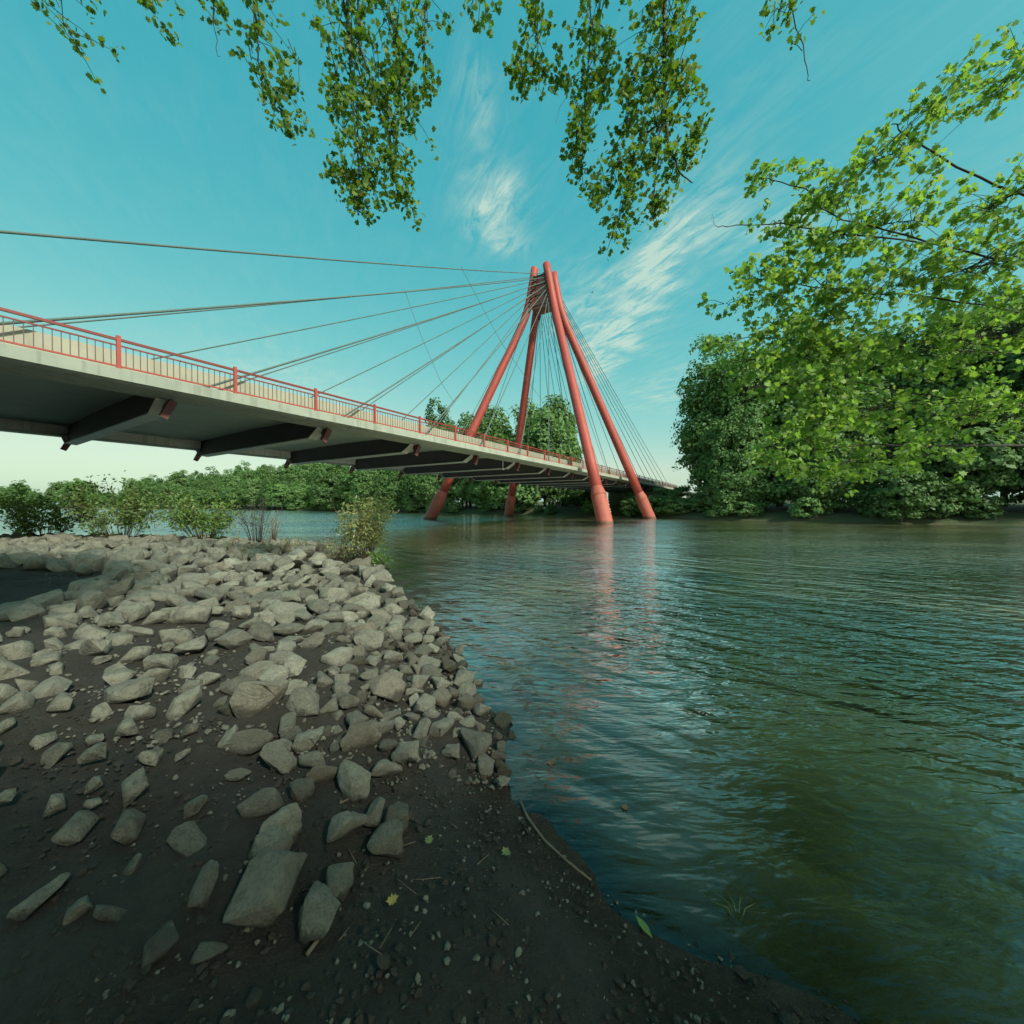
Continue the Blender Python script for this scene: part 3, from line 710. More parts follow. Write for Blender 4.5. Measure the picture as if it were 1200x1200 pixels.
WOOD_LEFT = [
    ([(2.26, 5.8, 10.29), (2.23, 5.8, 9.02), (2.22, 5.8, 8.42), (2.23, 5.8, 7.94), (2.21, 5.8, 7.62)], 0.035),
    ([(2.22, 5.8, 7.75), (2.28, 5.8, 7.24), (2.44, 5.8, 6.92), (2.64, 5.8, 6.73)], 0.022),
    ([(2.21, 5.8, 7.69), (1.97, 5.8, 7.43), (1.59, 5.8, 7.05), (1.42, 5.8, 6.92)], 0.016),
    ([(2.21, 5.8, 7.62), (2.13, 5.8, 7.11), (2.08, 5.8, 6.48), (2.07, 5.8, 6.2)], 0.012),
    ([(1.78, 5.8, 7.18), (1.68, 5.8, 6.54), (1.5, 5.8, 5.91)], 0.010),
    ([(1.99, 5.8, 7.46), (1.8, 5.8, 7.52), (1.71, 5.8, 7.62)], 0.010),
    ([(1.59, 5.8, 7.05), (1.33, 5.8, 6.67), (1.23, 5.8, 6.29)], 0.006),
    ([(-2.49, 6, 10.57), (-2.47, 6, 9.26), (-2.44, 6, 8.64), (-2.36, 6, 7.42), (-2.31, 6, 6.9)], 0.022),
    ([(-2.4, 6.1, 10.72), (-2.35, 6.1, 9.11), (-2.16, 6.1, 8.45), (-1.9, 6.1, 7.58), (-1.74, 6.1, 6.71)], 0.020),
    ([(-3.94, 6, 10.57), (-3.87, 6, 9.0), (-3.7, 6, 8.14), (-3.48, 6, 7.95)], 0.014),
    ([(-3.35, 6, 9.0), (-3.22, 6, 8.64), (-3.26, 6, 8.08), (-3.18, 6, 7.88)], 0.006),
    ([(1.26, 6.4, 11.14), (1.29, 6.4, 9.46), (1.16, 6.4, 8.48), (1.05, 6.4, 7.57)], 0.016),
    ([(0.35, 6.4, 11.14), (0.39, 6.4, 9.46), (0.48, 6.4, 8.9)], 0.012),
    ([(-1.36, 6.2, 10.86), (-1.36, 6.2, 8.96), (-1.29, 6.2, 8.55)], 0.010),
    ([(3.87, 5.9, 10.43), (4.32, 5.9, 8.88), (4.42, 5.9, 8.3)], 0.012),
    ([(-4.6, 6, 10.57), (-4.49, 6, 9.0), (-4.44, 6, 8.8)], 0.008),
    ([(1.4, 6.4, 9.46), (0.84, 6.4, 8.62), (0.7, 6.4, 8.13)], 0.004),
    ([(-2.36, 6, 7.42), (-2.47, 6, 6.96), (-2.3, 6, 6.5)], 0.006),
]
SPRAYS_RIGHT = [
    ([(5.82, 7, 7.79), (4.82, 7, 7.94), (4.21, 7, 7.84)], 0.12, 60),
    ([(5.82, 7, 7.41), (4.98, 7, 7.25)], 0.17, 60),
    ([(5.82, 7, 6.72), (4.67, 7, 7.07), (4.17, 7, 6.98)], 0.14, 75),
    ([(5.82, 7, 6.49), (4.9, 7, 6.49), (4.44, 7, 6.33)], 0.20, 85),
    ([(5.82, 7, 5.95), (4.6, 7, 6.11), (3.91, 7, 6.11)], 0.17, 115),
    ([(5.99, 7.2, 5.83), (4.73, 7.2, 5.83), (3.86, 7.2, 5.7)], 0.17, 115),
    ([(6.15, 7.4, 5.53), (4.86, 7.4, 5.45)], 0.24, 150),
    ([(6.15, 7.4, 5.13), (4.53, 7.4, 5.21), (3.68, 7.4, 5.04)], 0.13, 110),
    ([(6.32, 7.6, 4.88), (4.99, 7.6, 4.88), (4.24, 7.6, 4.76)], 0.27, 200),
    ([(6.32, 7.6, 4.38), (5.07, 7.6, 4.38), (4.52, 7.6, 4.25)], 0.30, 220),
    ([(6.32, 7.6, 3.71), (5.24, 7.6, 3.71)], 0.30, 170),
    ([(6.15, 7.4, 3.18), (5.02, 7.4, 3.1), (4.7, 7.4, 2.78)], 0.23, 150),
    ([(5.99, 7.2, 2.68), (5.04, 7.2, 2.76)], 0.19, 90),
    ([(7.05, 7, 8.33), (6.13, 7, 8.02), (5.51, 7, 7.56)], 0.34, 160),
    ([(7.35, 7, 7.1), (6.28, 7, 6.95), (5.51, 7, 6.79)], 0.40, 240),
    ([(7.88, 7.2, 6.14), (6.77, 7.2, 5.99), (5.67, 7.2, 5.91)], 0.44, 320),
    ([(8.1, 7.4, 5.13), (6.96, 7.4, 4.96), (5.83, 7.4, 4.96)], 0.45, 340),
    ([(8.32, 7.6, 4.05), (7.15, 7.6, 3.88), (5.99, 7.6, 3.88)], 0.47, 320),
    ([(8.1, 7.4, 3.02), (6.96, 7.4, 2.86), (5.99, 7.4, 2.78)], 0.36, 220),
    ([(8.67, 6.6, 7.39), (7.94, 6.6, 6.95)], 0.43, 160),
    ([(8.93, 6.8, 6.36), (7.74, 6.8, 6.06)], 0.51, 240),
    ([(9.19, 7, 5.11), (7.96, 7, 4.96)], 0.52, 260),
    ([(9.45, 7.2, 3.94), (8.19, 7.2, 3.62)], 0.50, 240),
    ([(7.89, 6.8, 9.34), (6.99, 6.8, 8.74), (6.55, 6.8, 8.29)], 0.30, 110),
    ([(8.52, 6.6, 9.7), (8.09, 6.6, 8.83)], 0.35, 110),
]
WOOD_RIGHT = [
    ([(9.96, 7, 6.03), (7.66, 7, 6.64), (5.9, 7, 7.07), (5.28, 7, 7.41)], 0.022),
    ([(5.51, 7, 7.48), (4.6, 7, 7.79), (4.29, 7, 7.84)], 0.012),
    ([(7.66, 7, 6.64), (5.51, 7, 6.87), (4.67, 7, 7.07), (3.98, 7, 6.95), (3.6, 7, 6.98)], 0.016),
    ([(3.6, 7, 6.98), (3.57, 7, 7.07), (3.55, 7, 7.16)], 0.004),
    ([(10.24, 7.2, 5.36), (7.88, 7.2, 5.83), (5.99, 7.2, 5.91), (4.73, 7.2, 6.14), (3.97, 7.2, 6.21)], 0.018),
    ([(10.53, 7.4, 4.8), (8.1, 7.4, 4.96), (6.15, 7.4, 5.09), (4.53, 7.4, 5.19), (3.64, 7.4, 5.04)], 0.016),
    ([(10.81, 7.6, 3.88), (8.32, 7.6, 4.05), (6.32, 7.6, 4.54), (4.49, 7.6, 4.29)], 0.018),
    ([(10.53, 7.4, 3.18), (8.1, 7.4, 3.1), (6.15, 7.4, 3.18), (4.94, 7.4, 2.86)], 0.025),
    ([(9.67, 6.8, 7.1), (8.18, 6.8, 7.55), (6.84, 6.8, 8.29), (6.55, 6.8, 8.59)], 0.025),
    ([(5.9, 7.1, 5.85), (5.13, 7.1, 6.27), (4.58, 7.1, 6.37)], 0.010),
]

def over_tree(name, loc, trunk_top, sprays, wood, leaf_m, crown_c, crown_r, nleaf, leaf, label, joins, seed, dense):
    rng = np.random.default_rng(seed)
    e = empty(name, (loc[0], loc[1], float(gz(loc[0], loc[1])))); o = Vector(e.location)
    tr = MB()
    base, top = Vector((0,0,-.4)), Vector(trunk_top)-o
    tr.tube([base, base.lerp(top,.3)+Vector((.1,.05,0)), base.lerp(top,.65), top, Vector(crown_c)-o+Vector((0,0,crown_r[2]*.5))], [.34,.27,.23,.17,.05], 12)
    for _ in range(9):
        q = Vector(rng.normal(size=3)).normalized(); q.z = abs(q.z)*.5
        c = Vector(crown_c)-o+Vector((q.x*crown_r[0],q.y*crown_r[1],q.z*crown_r[2]))*.85
        a = top.lerp(Vector(crown_c)-o, rng.uniform(0,.6)); tr.tube([a, a.lerp(c,.5)+Vector((0,0,.3)), c], [.09,.06,.012], 7)
    link('trunk', mesh('trunk', tr.V, tr.F, M['bark'], True), e)
    for pts, r in wood:                                      # each hanging branch that shows
        b = MB(); P = [Vector(p)-o for p in pts]
        for _ in range(2):                                   # corner cutting: limbs curve
            Q_ = [P[0]]
            for i in range(len(P)-1): Q_ += [P[i].lerp(P[i+1], .25), P[i].lerp(P[i+1], .75)]
            P = Q_+[P[-1]]
        sm = [p+Vector(rng.normal(size=3))*.014 for p in P]; b.tube(sm, [r*(1-.75*i/len(sm)) for i in range(len(sm))], 6)
        b.build('branch', M['twig'], e, True)
    for a, c, r in joins:                                    # limbs that carry the branches
        a, c = Vector(a)-o, Vector(c)-o
        MB().tube([a, a.lerp(c,.35)+Vector((0,0,.5)), a.lerp(c,.75)+Vector((0,0,.45)), c], [r, r*.8, r*.6, r*.4], 8).build('limb', M['bark'], e, True)
    P, tw = [], MB()
    for pts, r, n in sprays:
        pts = np.array(pts); seg = np.linalg.norm(np.diff(pts, axis=0), axis=1); L = seg.sum(); cum = np.r_[0, np.cumsum(seg)]/L
        nt_ = max(3, int(n*dense/9))
        for k in range(nt_):                                 # leaf sprigs: small clusters on petioles
            f = rng.random(); c = np.array([np.interp(f, cum, pts[:,j]) for j in range(3)])
            off = rng.normal(size=3)*r*np.array([.62,1.2,.62]); tip = c+off
            P.append(tip+rng.normal(size=(9,3))*np.array([.055,.06,.05]))
            tw.tube([Vector(c)-o, Vector((c+tip)/2+np.array([0,0,.03]))-o, Vector(tip)-o], [.006,.0045,.003], 4, False)
    tw.build('twigs', M['twig'], e)['kind'] = 'stuff'
    P = np.vstack(P)-np.array(o)
    V, F, v = maple(P, leaf, rng)
    link('foliage', mesh_np('foliage', V, F, leaf_m, False, v), e)
    d = rng.normal(size=(nleaf,3)); d /= np.linalg.norm(d,axis=1)[:,None]
    Q = d*(rng.random(nleaf)**.4)[:,None]*np.array(crown_r)+np.array(crown_c)-np.array(o)
    V, F, v = cards(Q, .13, rng, 1.2)
    link('crown', mesh_np('crown', V, F, leaf_m, False, v), e)
    return tag(e, label, 'tree')
over_tree('overhanging_tree', (-5.0,-4.0), (-3.6,-2.2,6.5), SPRAYS_LEFT, WOOD_LEFT, M['leaf_over'], (-3.6,-2.6,10.0), (5.2,3.4,2.2), 12000, .078,
          'tree overhead with leafy sprays hanging down from the top into the sky', [((-3.6,-2.0,7.5),(-2.4,6.0,10.4),.10),((-3.6,-2.0,7.8),(2.2,5.8,10.4),.11),((-3.6,-2.0,7.2),(-3.9,6.0,10.4),.08),((-3.6,-2.0,7.8),(.9,6.4,11.0),.07)], 5, 2.1)
over_tree('maple_tree', (8.6,-1.6), (8.4,-.4,5.0), SPRAYS_RIGHT, WOOD_RIGHT, M['leaf_maple'], (12.2,-4.0,9.2), (5.0,4.6,2.4), 9000, .10,
          'bright yellow green maple boughs reaching in over the river from the side', [((8.5,-.5,5.0),(9.9,7.1,6.0),.12),((8.5,-.6,4.6),(9.9,7.4,4.2),.10),((8.5,-.4,5.6),(9.6,6.8,7.4),.09)], 6, 3.0)

over_tree('added_shade_tree', (6.5,-12.0), (6.6,-11.7,6.0), [([(6.5,-11.6,7),(6.5,-10,7.2)], .8, 60)], [], M['leaf_over'], (8.0,-12.6,10.0), (8.4,6.0,3.2), 25000, .11,  # out of view, added to throw shade over the near bank and shallows
          'unseen tree added behind the viewer to shade the near bank', [((6.6,-11.7,6.0),(6.5,-10,7.2),.09)], 9, 1.0)

# --- shrubs and weeds on the near bank
def shrub(name, loc, stems, mat, leaf, spread, h, nleaf, label, cat, seed, stem_m='drystem', group=None, bare=.25):
    rng = np.random.default_rng(seed); e = empty(name, (loc[0], loc[1], float(gz(*loc))))
    sm, P = MB(), []
    for k in range(stems):
        an = rng.uniform(0, 6.28); sp = spread*rng.uniform(.15, 1)**.8; hh = h*rng.uniform(.55, 1.05)*(1-.25*sp/spread)
        tip = Vector((math.cos(an)*sp, math.sin(an)*sp, hh)); bs = Vector((math.cos(an), math.sin(an), 0))*.12*spread
        md = bs.lerp(tip, .5)+Vector((0,0,.12*h))-tip*.06
        sm.tube([bs-Vector((0,0,.1)), md, tip], [.012,.008,.003], 5)
        for j in range(6):
            f = rng.uniform(.25, .95); a = bs.lerp(tip, f)+Vector((0,0,.10*h*math.sin(f*3.1)))
            c = a+Vector(rng.normal(size=3))*.16*h*.6+Vector((0,0,.08*h)); sm.tube([a, c], [.005,.002], 4)
            if rng.random() > bare: P.append(np.array(a.lerp(c,.7))+rng.normal(size=(max(2,nleaf//(stems*5)),3))*.085*h*np.array([.6,.6,.8]))
    sm.build('stems', M[stem_m], e, True)
    if P:
        P = np.vstack(P); V, F, v = cards(P, leaf, rng, .5, None, .42)
        link('foliage', mesh_np('foliage', V, F, mat, False, v), e)
    return tag(e, label, cat, group)
shrub('shrub', (-4.65,12.3), 34, M['leaf_olive'], .055, .95, 2.35, 3600, 'olive yellow feathery shrub at the tip of the rock bank', 'shrub', 3)
shrub('shrub', (-4.05,11.7), 14, M['leaf_shrub'], .05, .55, .75, 900, 'low green shrub hanging over the water below the olive shrub', 'shrub', 4)
shrub('shrub', (-5.35,12.0), 16, M['leaf_olive'], .04, .6, 1.0, 700, 'thin brownish shrub on the rocks left of the olive shrub', 'shrub', 5, bare=.55)
shrub('shrub', (-12.3,15.6), 30, M['leaf_shrub'], .07, 1.7, 2.1, 3600, 'leafy green shrub on the rock bank under the bridge edge', 'shrub', 6)
shrub('shrub', (-16.0,16.0), 30, M['leaf_shrub'], .075, 2.0, 2.6, 3600, 'larger green shrub further along the rock bank', 'shrub', 8)
shrub('shrub', (-20.5,17.0), 30, M['leaf_shrub'], .08, 2.0, 2.3, 3000, 'spreading green shrub at the far end of the rock bank', 'shrub', 9)
shrub('dead_bush', (-10.6,16.2), 26, None, .05, 1.0, 2.35, 0, 'bare dark brown twiggy bush behind the green shrub', 'bush', 10, 'twig', None, 1.1)
shrub('dead_bush', (-9.6,15.6), 16, None, .05, .6, 1.5, 0, 'thin reddish bare bush on the crest of the rock bank', 'bush', 12, 'drystem', None, 1.1)
wr = np.random.default_rng(31)
for k in range(22):
    x, y = wr.uniform(-10.6,-5.0), 0; y = 13.4+wr.uniform(-1.6, 1.6)-.12*(x+7)
    shrub('dry_weed', (x, y), int(wr.integers(3,7)), M['leaf_olive'], .03, .22, wr.uniform(.35,.85), 60, 'dry brown weed stalk among rocks on the bank crest', 'weed', 100+k, 'drystem', 'dry weeds along the bank crest', .6)

# ------------------------------------------------------------------ riprap rocks
def rock_mesh(seed, detail=True):
    rng = random.Random(seed); bm = bmesh.new()
    bx_, by_, bz_ = 1, rng.uniform(.85,1.0), rng.uniform(.85,1.0)
    for _ in range(15):
        v = Vector((rng.gauss(0,1), rng.gauss(0,1), rng.gauss(0,1))).normalized()
        p = 4.0; nrm = (abs(v.x)**p+abs(v.y)**p+abs(v.z)**p)**(1/p)     # blocky ball
        bm.verts.new(v/nrm*.5*rng.uniform(.82,1.0))
    bmesh.ops.convex_hull(bm, input=bm.verts)
    bmesh.ops.delete(bm, geom=[v for v in bm.verts if not v.link_faces], context='VERTS')
    bmesh.ops.dissolve_limit(bm, angle_limit=math.radians(9), verts=bm.verts, edges=bm.edges)
    bmesh.ops.bevel(bm, geom=list(bm.edges), offset=.03, segments=1, affect='EDGES', profile=.6)
    bmesh.ops.triangulate(bm, faces=bm.faces)
    if detail:
        bmesh.ops.subdivide_edges(bm, edges=[e for e in bm.edges if e.calc_length() > .12], cuts=2, use_grid_fill=True)
        bmesh.ops.triangulate(bm, faces=bm.faces)
        from mathutils import noise
        o = Vector((seed*3.1, seed*1.7, 0))
        for v in bm.verts:
            v.co += v.co.normalized()*((.05*noise.noise(v.co*3.2+o))+.03*noise.noise(v.co*8+o)+.012*noise.noise(v.co*19+o))
    co = np.array([v.co for v in bm.verts]); lo, hi = co.min(0), co.max(0)
    for v in bm.verts: v.co = Vector(((v.co.x-(lo[0]+hi[0])/2)/(hi[0]-lo[0]), (v.co.y-(lo[1]+hi[1])/2)/(hi[1]-lo[1]), (v.co.z-lo[2])/(hi[2]-lo[2])))
    m = bpy.data.meshes.new('rock'); bm.to_mesh(m); bm.free()
    m.polygons.foreach_set('use_smooth', [True]*len(m.polygons)); m.set_sharp_from_angle(angle=math.radians(32))
    m.materials.append(M['rock']); return m
ROCKS = [rock_mesh(i+1) for i in range(16)]
WETS = []
for i in range(4):
    q = ROCKS[i*3].copy(); q.materials.clear(); q.materials.append(M['wetrock']); WETS.append(q)
HAND = [(-1.09, 1.74, 0.27, 0.33, 0.15), (-0.85, 1.66, 0.18, 0.18, 0.1), (-0.82, 1.82, 0.13, 0.17, 0.07), (-1.24, 1.91, 0.17, 0.19, 0.1), (-1.25, 2.07, 0.2, 0.19, 0.11), (-1.44, 2.24, 0.22, 0.15, 0.12), (-1.61, 2.67, 0.24, 0.13, 0.1), (-1.79, 2.53, 0.13, 0.07, 0.04), (-1.25, 2.35, 0.15, 0.11, 0.08), (-1.19, 2.46, 0.15, 0.2, 0.08), (-1.02, 2.44, 0.17, 0.22, 0.09), (-0.89, 2.1, 0.19, 0.25, 0.1), (-0.81, 2.23, 0.15, 0.19, 0.08), (-0.64, 2.25, 0.19, 0.22, 0.1), (-0.69, 2.07, 0.19, 0.2, 0.1), (-0.83, 2.58, 0.14, 0.19, 0.08), (-0.74, 2.75, 0.18, 0.23, 0.1), (-1.11, 2.89, 0.25, 0.18, 0.14), (-1.48, 2.85, 0.2, 0.19, 0.11), (-1.3, 2.85, 0.07, 0.1, 0.04), (-1.66, 2.91, 0.13, 0.12, 0.07), (-1.77, 2.98, 0.16, 0.2, 0.09), (-1.88, 2.8, 0.26, 0.14, 0.1), (-1.68, 2.79, 0.15, 0.08, 0.06), (-2.04, 2.85, 0.13, 0.17, 0.07), (-1.73, 3.25, 0.27, 0.22, 0.15), (-1.3, 3.18, 0.16, 0.2, 0.09), (-1.19, 3.31, 0.16, 0.1, 0.07), (-1.03, 3.05, 0.16, 0.21, 0.09), (-0.77, 3.16, 0.15, 0.2, 0.09), (-0.82, 3.57, 0.17, 0.23, 0.1), (-0.44, 3.75, 0.2, 0.2, 0.11), (-0.52, 3.45, 0.14, 0.18, 0.07), (-0.4, 3.42, 0.12, 0.16, 0.07), (-0.3, 3.4, 0.1, 0.13, 0.06), (-0.56, 3.2, 0.18, 0.23, 0.1), (-0.44, 3.21, 0.09, 0.12, 0.05), (-0.29, 3.1, 0.23, 0.3, 0.13), (-0.46, 2.96, 0.13, 0.16, 0.07), (-0.2, 2.9, 0.13, 0.16, 0.07), (-0.07, 2.92, 0.11, 0.15, 0.06), (-0.08, 3.55, 0.14, 0.18, 0.08), (0.01, 3.37, 0.08, 0.1, 0.04), (-1.36, 2.64, 0.17, 0.1, 0.08), (-2.1, 3.23, 0.4, 0.33, 0.22), (-2.3, 3.78, 0.23, 0.21, 0.13), (-2.29, 4.07, 0.21, 0.28, 0.12), (-2.51, 4.2, 0.21, 0.22, 0.11), (-2.78, 4.2, 0.17, 0.22, 0.09), (-2.52, 3.87, 0.24, 0.28, 0.13), (-2.58, 3.64, 0.2, 0.26, 0.11), (-3.37, 4.71, 0.25, 0.32, 0.14), (-1.82, 3.76, 0.2, 0.14, 0.1), (-1.65, 3.75, 0.13, 0.15, 0.07), (-1.45, 3.91, 0.16, 0.2, 0.09), (-1.24, 4.03, 0.19, 0.14, 0.09), (-1.17, 3.72, 0.32, 0.25, 0.17), (-1.95, 4.38, 0.24, 0.32, 0.13), (-2.36, 4.61, 0.23, 0.21, 0.13), (-1.87, 4.99, 0.31, 0.26, 0.15), (-2.42, 5.31, 0.3, 0.22, 0.12), (-3.21, 4.99, 0.31, 0.26, 0.15), (-2.99, 5.18, 0.37, 0.2, 0.1), (-2.75, 4.86, 0.27, 0.15, 0.08), (-4.37, 6.24, 0.35, 0.26, 0.12), (-3.45, 6.01, 0.41, 0.36, 0.17), (-3.81, 6.67, 0.37, 0.39, 0.18), (-3.08, 5.71, 0.21, 0.28, 0.12), (-3.1, 6.2, 0.31, 0.4, 0.17), (-4.2, 6.79, 0.46, 0.37, 0.16), (-4.75, 7.16, 0.35, 0.33, 0.14), (-2.52, 5.98, 0.22, 0.29, 0.12), (-2.68, 5.77, 0.32, 0.25, 0.13), (-2.88, 6.97, 0.52, 0.46, 0.2), (-2.08, 6.11, 0.27, 0.28, 0.13), (-2.08, 7.01, 0.3, 0.39, 0.17), (-2.62, 7.07, 0.39, 0.48, 0.2), (-2.15, 6.69, 0.25, 0.32, 0.14), (-1.71, 5.64, 0.19, 0.25, 0.11), (-1.46, 5.91, 0.27, 0.36, 0.15), (-1.42, 5.47, 0.24, 0.23, 0.12), (-1.2, 5.55, 0.17, 0.22, 0.09), (-1.16, 5.08, 0.19, 0.25, 0.1), (-1.18, 4.69, 0.16, 0.21, 0.09), (-0.96, 4.57, 0.23, 0.19, 0.11), (-0.89, 4.37, 0.24, 0.18, 0.11), (-0.96, 4.07, 0.23, 0.26, 0.12), (-0.77, 4.13, 0.19, 0.19, 0.11), (-0.61, 4.01, 0.12, 0.16, 0.07), (-0.54, 4.36, 0.19, 0.25, 0.1), (-0.45, 4.05, 0.2, 0.26, 0.11), (-0.71, 3.82, 0.22, 0.29, 0.12), (-0.44, 3.72, 0.18, 0.24, 0.1), (-0.52, 3.42, 0.13, 0.17, 0.07), (-0.4, 3.43, 0.14, 0.18, 0.08), (-0.29, 3.46, 0.12, 0.15, 0.06), (-0.81, 3.56, 0.18, 0.23, 0.1), (-0.74, 3.43, 0.13, 0.1, 0.07), (-0.44, 3.21, 0.1, 0.13, 0.05), (-0.98, 5.65, 0.18, 0.23, 0.1), (-0.75, 5.26, 0.16, 0.21, 0.09), (-0.37, 4.38, 0.11, 0.12, 0.06), (-0.75, 4.64, 0.16, 0.21, 0.09), (-2.33, 3.25, 0.14, 0.18, 0.08), (-1.72, 4.33, 0.16, 0.21, 0.09), (-1.58, 4.39, 0.16, 0.21, 0.09)]
rr = np.random.default_rng(17)
items = []                                            # x, y, w, d, h, rz, tilt, hand
for i, (x, y, w, d, h) in enumerate(HAND):
    dup = any(abs(x-q[0]) < .06 and abs(y-q[1]) < .08 for q in items)
    if dup: continue
    items.append((x, y, w*(1.16 if y > 2.4 else 1.02), d*(1.12 if y > 2.4 else .92), h*1.6, rr.uniform(-.5,.5), rr.normal(size=2)*.16, i))
def P1(x, y): return pdist(np.asarray(x, float), np.asarray(y, float), NEAR)
def land(x, y): return ~in_river(np.asarray(x, float), np.asarray(y, float))
def try_add(n, xr, yr, smin, smax, sep, lo, hi, dmax):
    X, Y, S = rr.uniform(*xr, n), rr.uniform(*yr, n), rr.uniform(smin, smax, n)
    ok = (X/Y > lo)&(X/Y < hi)&land(X, Y)&(P1(X, Y) < dmax)
    for x, y, s in zip(X[ok], Y[ok], S[ok]):
        q = np.array([(a[0], a[1], max(a[2], a[3])) for a in items])
        if np.any((x-q[:,0])**2+(y-q[:,1])**2 < (sep*(s+q[:,2])/2)**2): continue
        items.append((x, y, s*rr.uniform(.85,1.25), s*rr.uniform(.7,1.05), s*rr.uniform(.5,.85), rr.uniform(0,6.28), rr.normal(size=2)*.22, -1))
try_add(2500, (-9,-1), (5.2,9), .2, .46, .80, -1.42, .2, 5.5)
try_add(5200, (-24,-2.5), (8.5,20), .32, .60, .74, -1.42, .2, 12)
try_add(500, (-2.2,-.05), (2.9,6.5), .10, .2, .85, -1.42, .2, .75)
try_add(700, (-6,-.3), (2.9,5.4), .12, .32, 1.02, -1.42, .2, 9)
try_add(1600, (-2.6,-.05), (2.75,6.0), .07, .19, .82, -1.4, .2, 1.4)
try_add(260, (-3.6,-.5), (1.5,3.2), .08, .2, 1.25, -1.4, -.55, 9)
def vis(q):
    infr = -.80 < q[0]/q[1] < .2
    return (2 if q[7] >= 0 else 0)+(q[2]/q[1])*(1 if infr else .35)
items.sort(key=vis, reverse=True)
LABELS = {0: 'largest pale slab rock sunk in the dark mud below the other rocks', 1: 'flat rock half buried in mud beside the largest slab rock',
          14: 'small pale rock lying lowest of the tight group on open mud', 13: 'pale angular rock with a sharp ridge, right of the tight group on mud',
          11: 'broad dark grey rock on the left side of the tight group on mud', 37: 'big rounded pale boulder at the very edge of the water',
          44: 'wide low boulder, the biggest in the middle of the bank', 16: 'tall upright pale rock left of the rounded waterside boulder'}
WET_I = {40, 41, 42, 102, 103, 104}
for j, q in enumerate(items[:296]):
    x, y, w, d, h, rz, ti, hi_ = q
    wetr = hi_ in WET_I
    o = link('rock', WETS[j % 4] if wetr else ROCKS[j % 16], None, (x, y, max(float(gz(x,y)), -.06)-.16*h))
    o.scale = (w, d, h); o.rotation_euler = (ti[0], ti[1], rz)
    if wetr: tag(o, 'dark wet algae covered stone standing in the shallow water', 'rock', 'wet stones at the waterline')
    elif hi_ in LABELS: tag(o, LABELS[hi_], 'rock', None)
    else:
        dsh = float(P1(x, y))
        zl = ('grey angular rock in the strip along the waterline', 'rocks along the waterline') if dsh < .75 else \
             ('grey angular rock lying apart on the bare dark mud', 'rocks scattered on the mud') if y < 4.3 else \
             ('grey angular rock in the crowded middle of the bank', 'rocks in the middle of the bank') if y < 8.5 else \
             ('weathered rock tightly packed on the bank near the dry weeds and shrubs', 'packed rocks near the shrubs')
        tag(o, zl[0], 'rock', zl[1])
def scatter(name, specs, meshes, mat, label, cat):
    Vs, Fs, b = [], [], 0
    raw = []
    for m in meshes:
        co = np.empty(len(m.vertices)*3); m.vertices.foreach_get('co', co)
        raw.append((co.reshape(-1,3), np.array([p.vertices[:] for p in m.polygons])))
    zs = gz([q[0] for q in specs], [q[1] for q in specs])
    for j, (x, y, w, d, h, rz, ti, _) in enumerate(specs):
        co, f = raw[j % len(raw)]
        c, s = math.cos(rz), math.sin(rz); q = co*np.array([w,d,h])
        q = np.stack([q[:,0]*c-q[:,1]*s, q[:,0]*s+q[:,1]*c, q[:,2]+ti[0]*q[:,0]+ti[1]*q[:,1]], 1)
        q += np.array([x, y, max(zs[j], -.3)-.16*h]); Vs.append(q); Fs.append(f+b); b += len(q)
    m = mesh_np(name, np.vstack(Vs), np.vstack(Fs), mat, True); m.set_sharp_from_angle(angle=math.radians(32))
    return tag(link(name, m), label, cat, kind='stuff')
LOW = [rock_mesh(50+i, False) for i in range(8)]
scatter('riprap', items[296:], LOW, M['rock'], 'mass of smaller grey riprap stones covering the bank', 'riprap')
NP = 26000
PY = 1.2+rr.random(NP)**1.6*7.5; PX = -1.2*PY+rr.random(NP)*(1.0+1.2*PY); PD = P1(PX, PY)
PS_ = rr.uniform(.008,.034,NP)*np.where(rr.random(NP) < .85, 1, 1.7)*np.where(PY > 2.7, 1.2, .6)
ok = land(PX, PY)&(rr.random(NP) < .55*np.exp(-PD/.9)*np.where(PY > 2.7, 1, .15)+.10*(PY > 2.4)+.035)
peb = [(x, y, s, s*.8, s*.6, rr.uniform(0,6.28), rr.normal(size=2)*.2, -1) for x, y, s in zip(PX[ok], PY[ok], PS_[ok])][:5000]
scatter('gravel', peb, [rock_mesh(80+i, False) for i in range(4)], M['chips'], 'loose gravel and chips between the rocks', 'gravel')

NC = 4200
CY = 1.0+rr.random(NC)**1.5*4.5; CX = -1.3*CY+rr.random(NC)*(2.2+1.3*CY); ok = land(CX, CY)
CS = rr.uniform(.008,.034,NC)*np.where(rr.random(NC) < .94, 1, 1.8)
scatter('mud_clods', [(x, y, s, s*.85, s*.55, rr.uniform(0,6.28), rr.normal(size=2)*.2, -1) for x, y, s in zip(CX[ok], CY[ok], CS[ok])], [rock_mesh(90+i, False) for i in range(4)], M['clod'], 'crumbly dark mud clods covering the ground between rocks', 'mud')

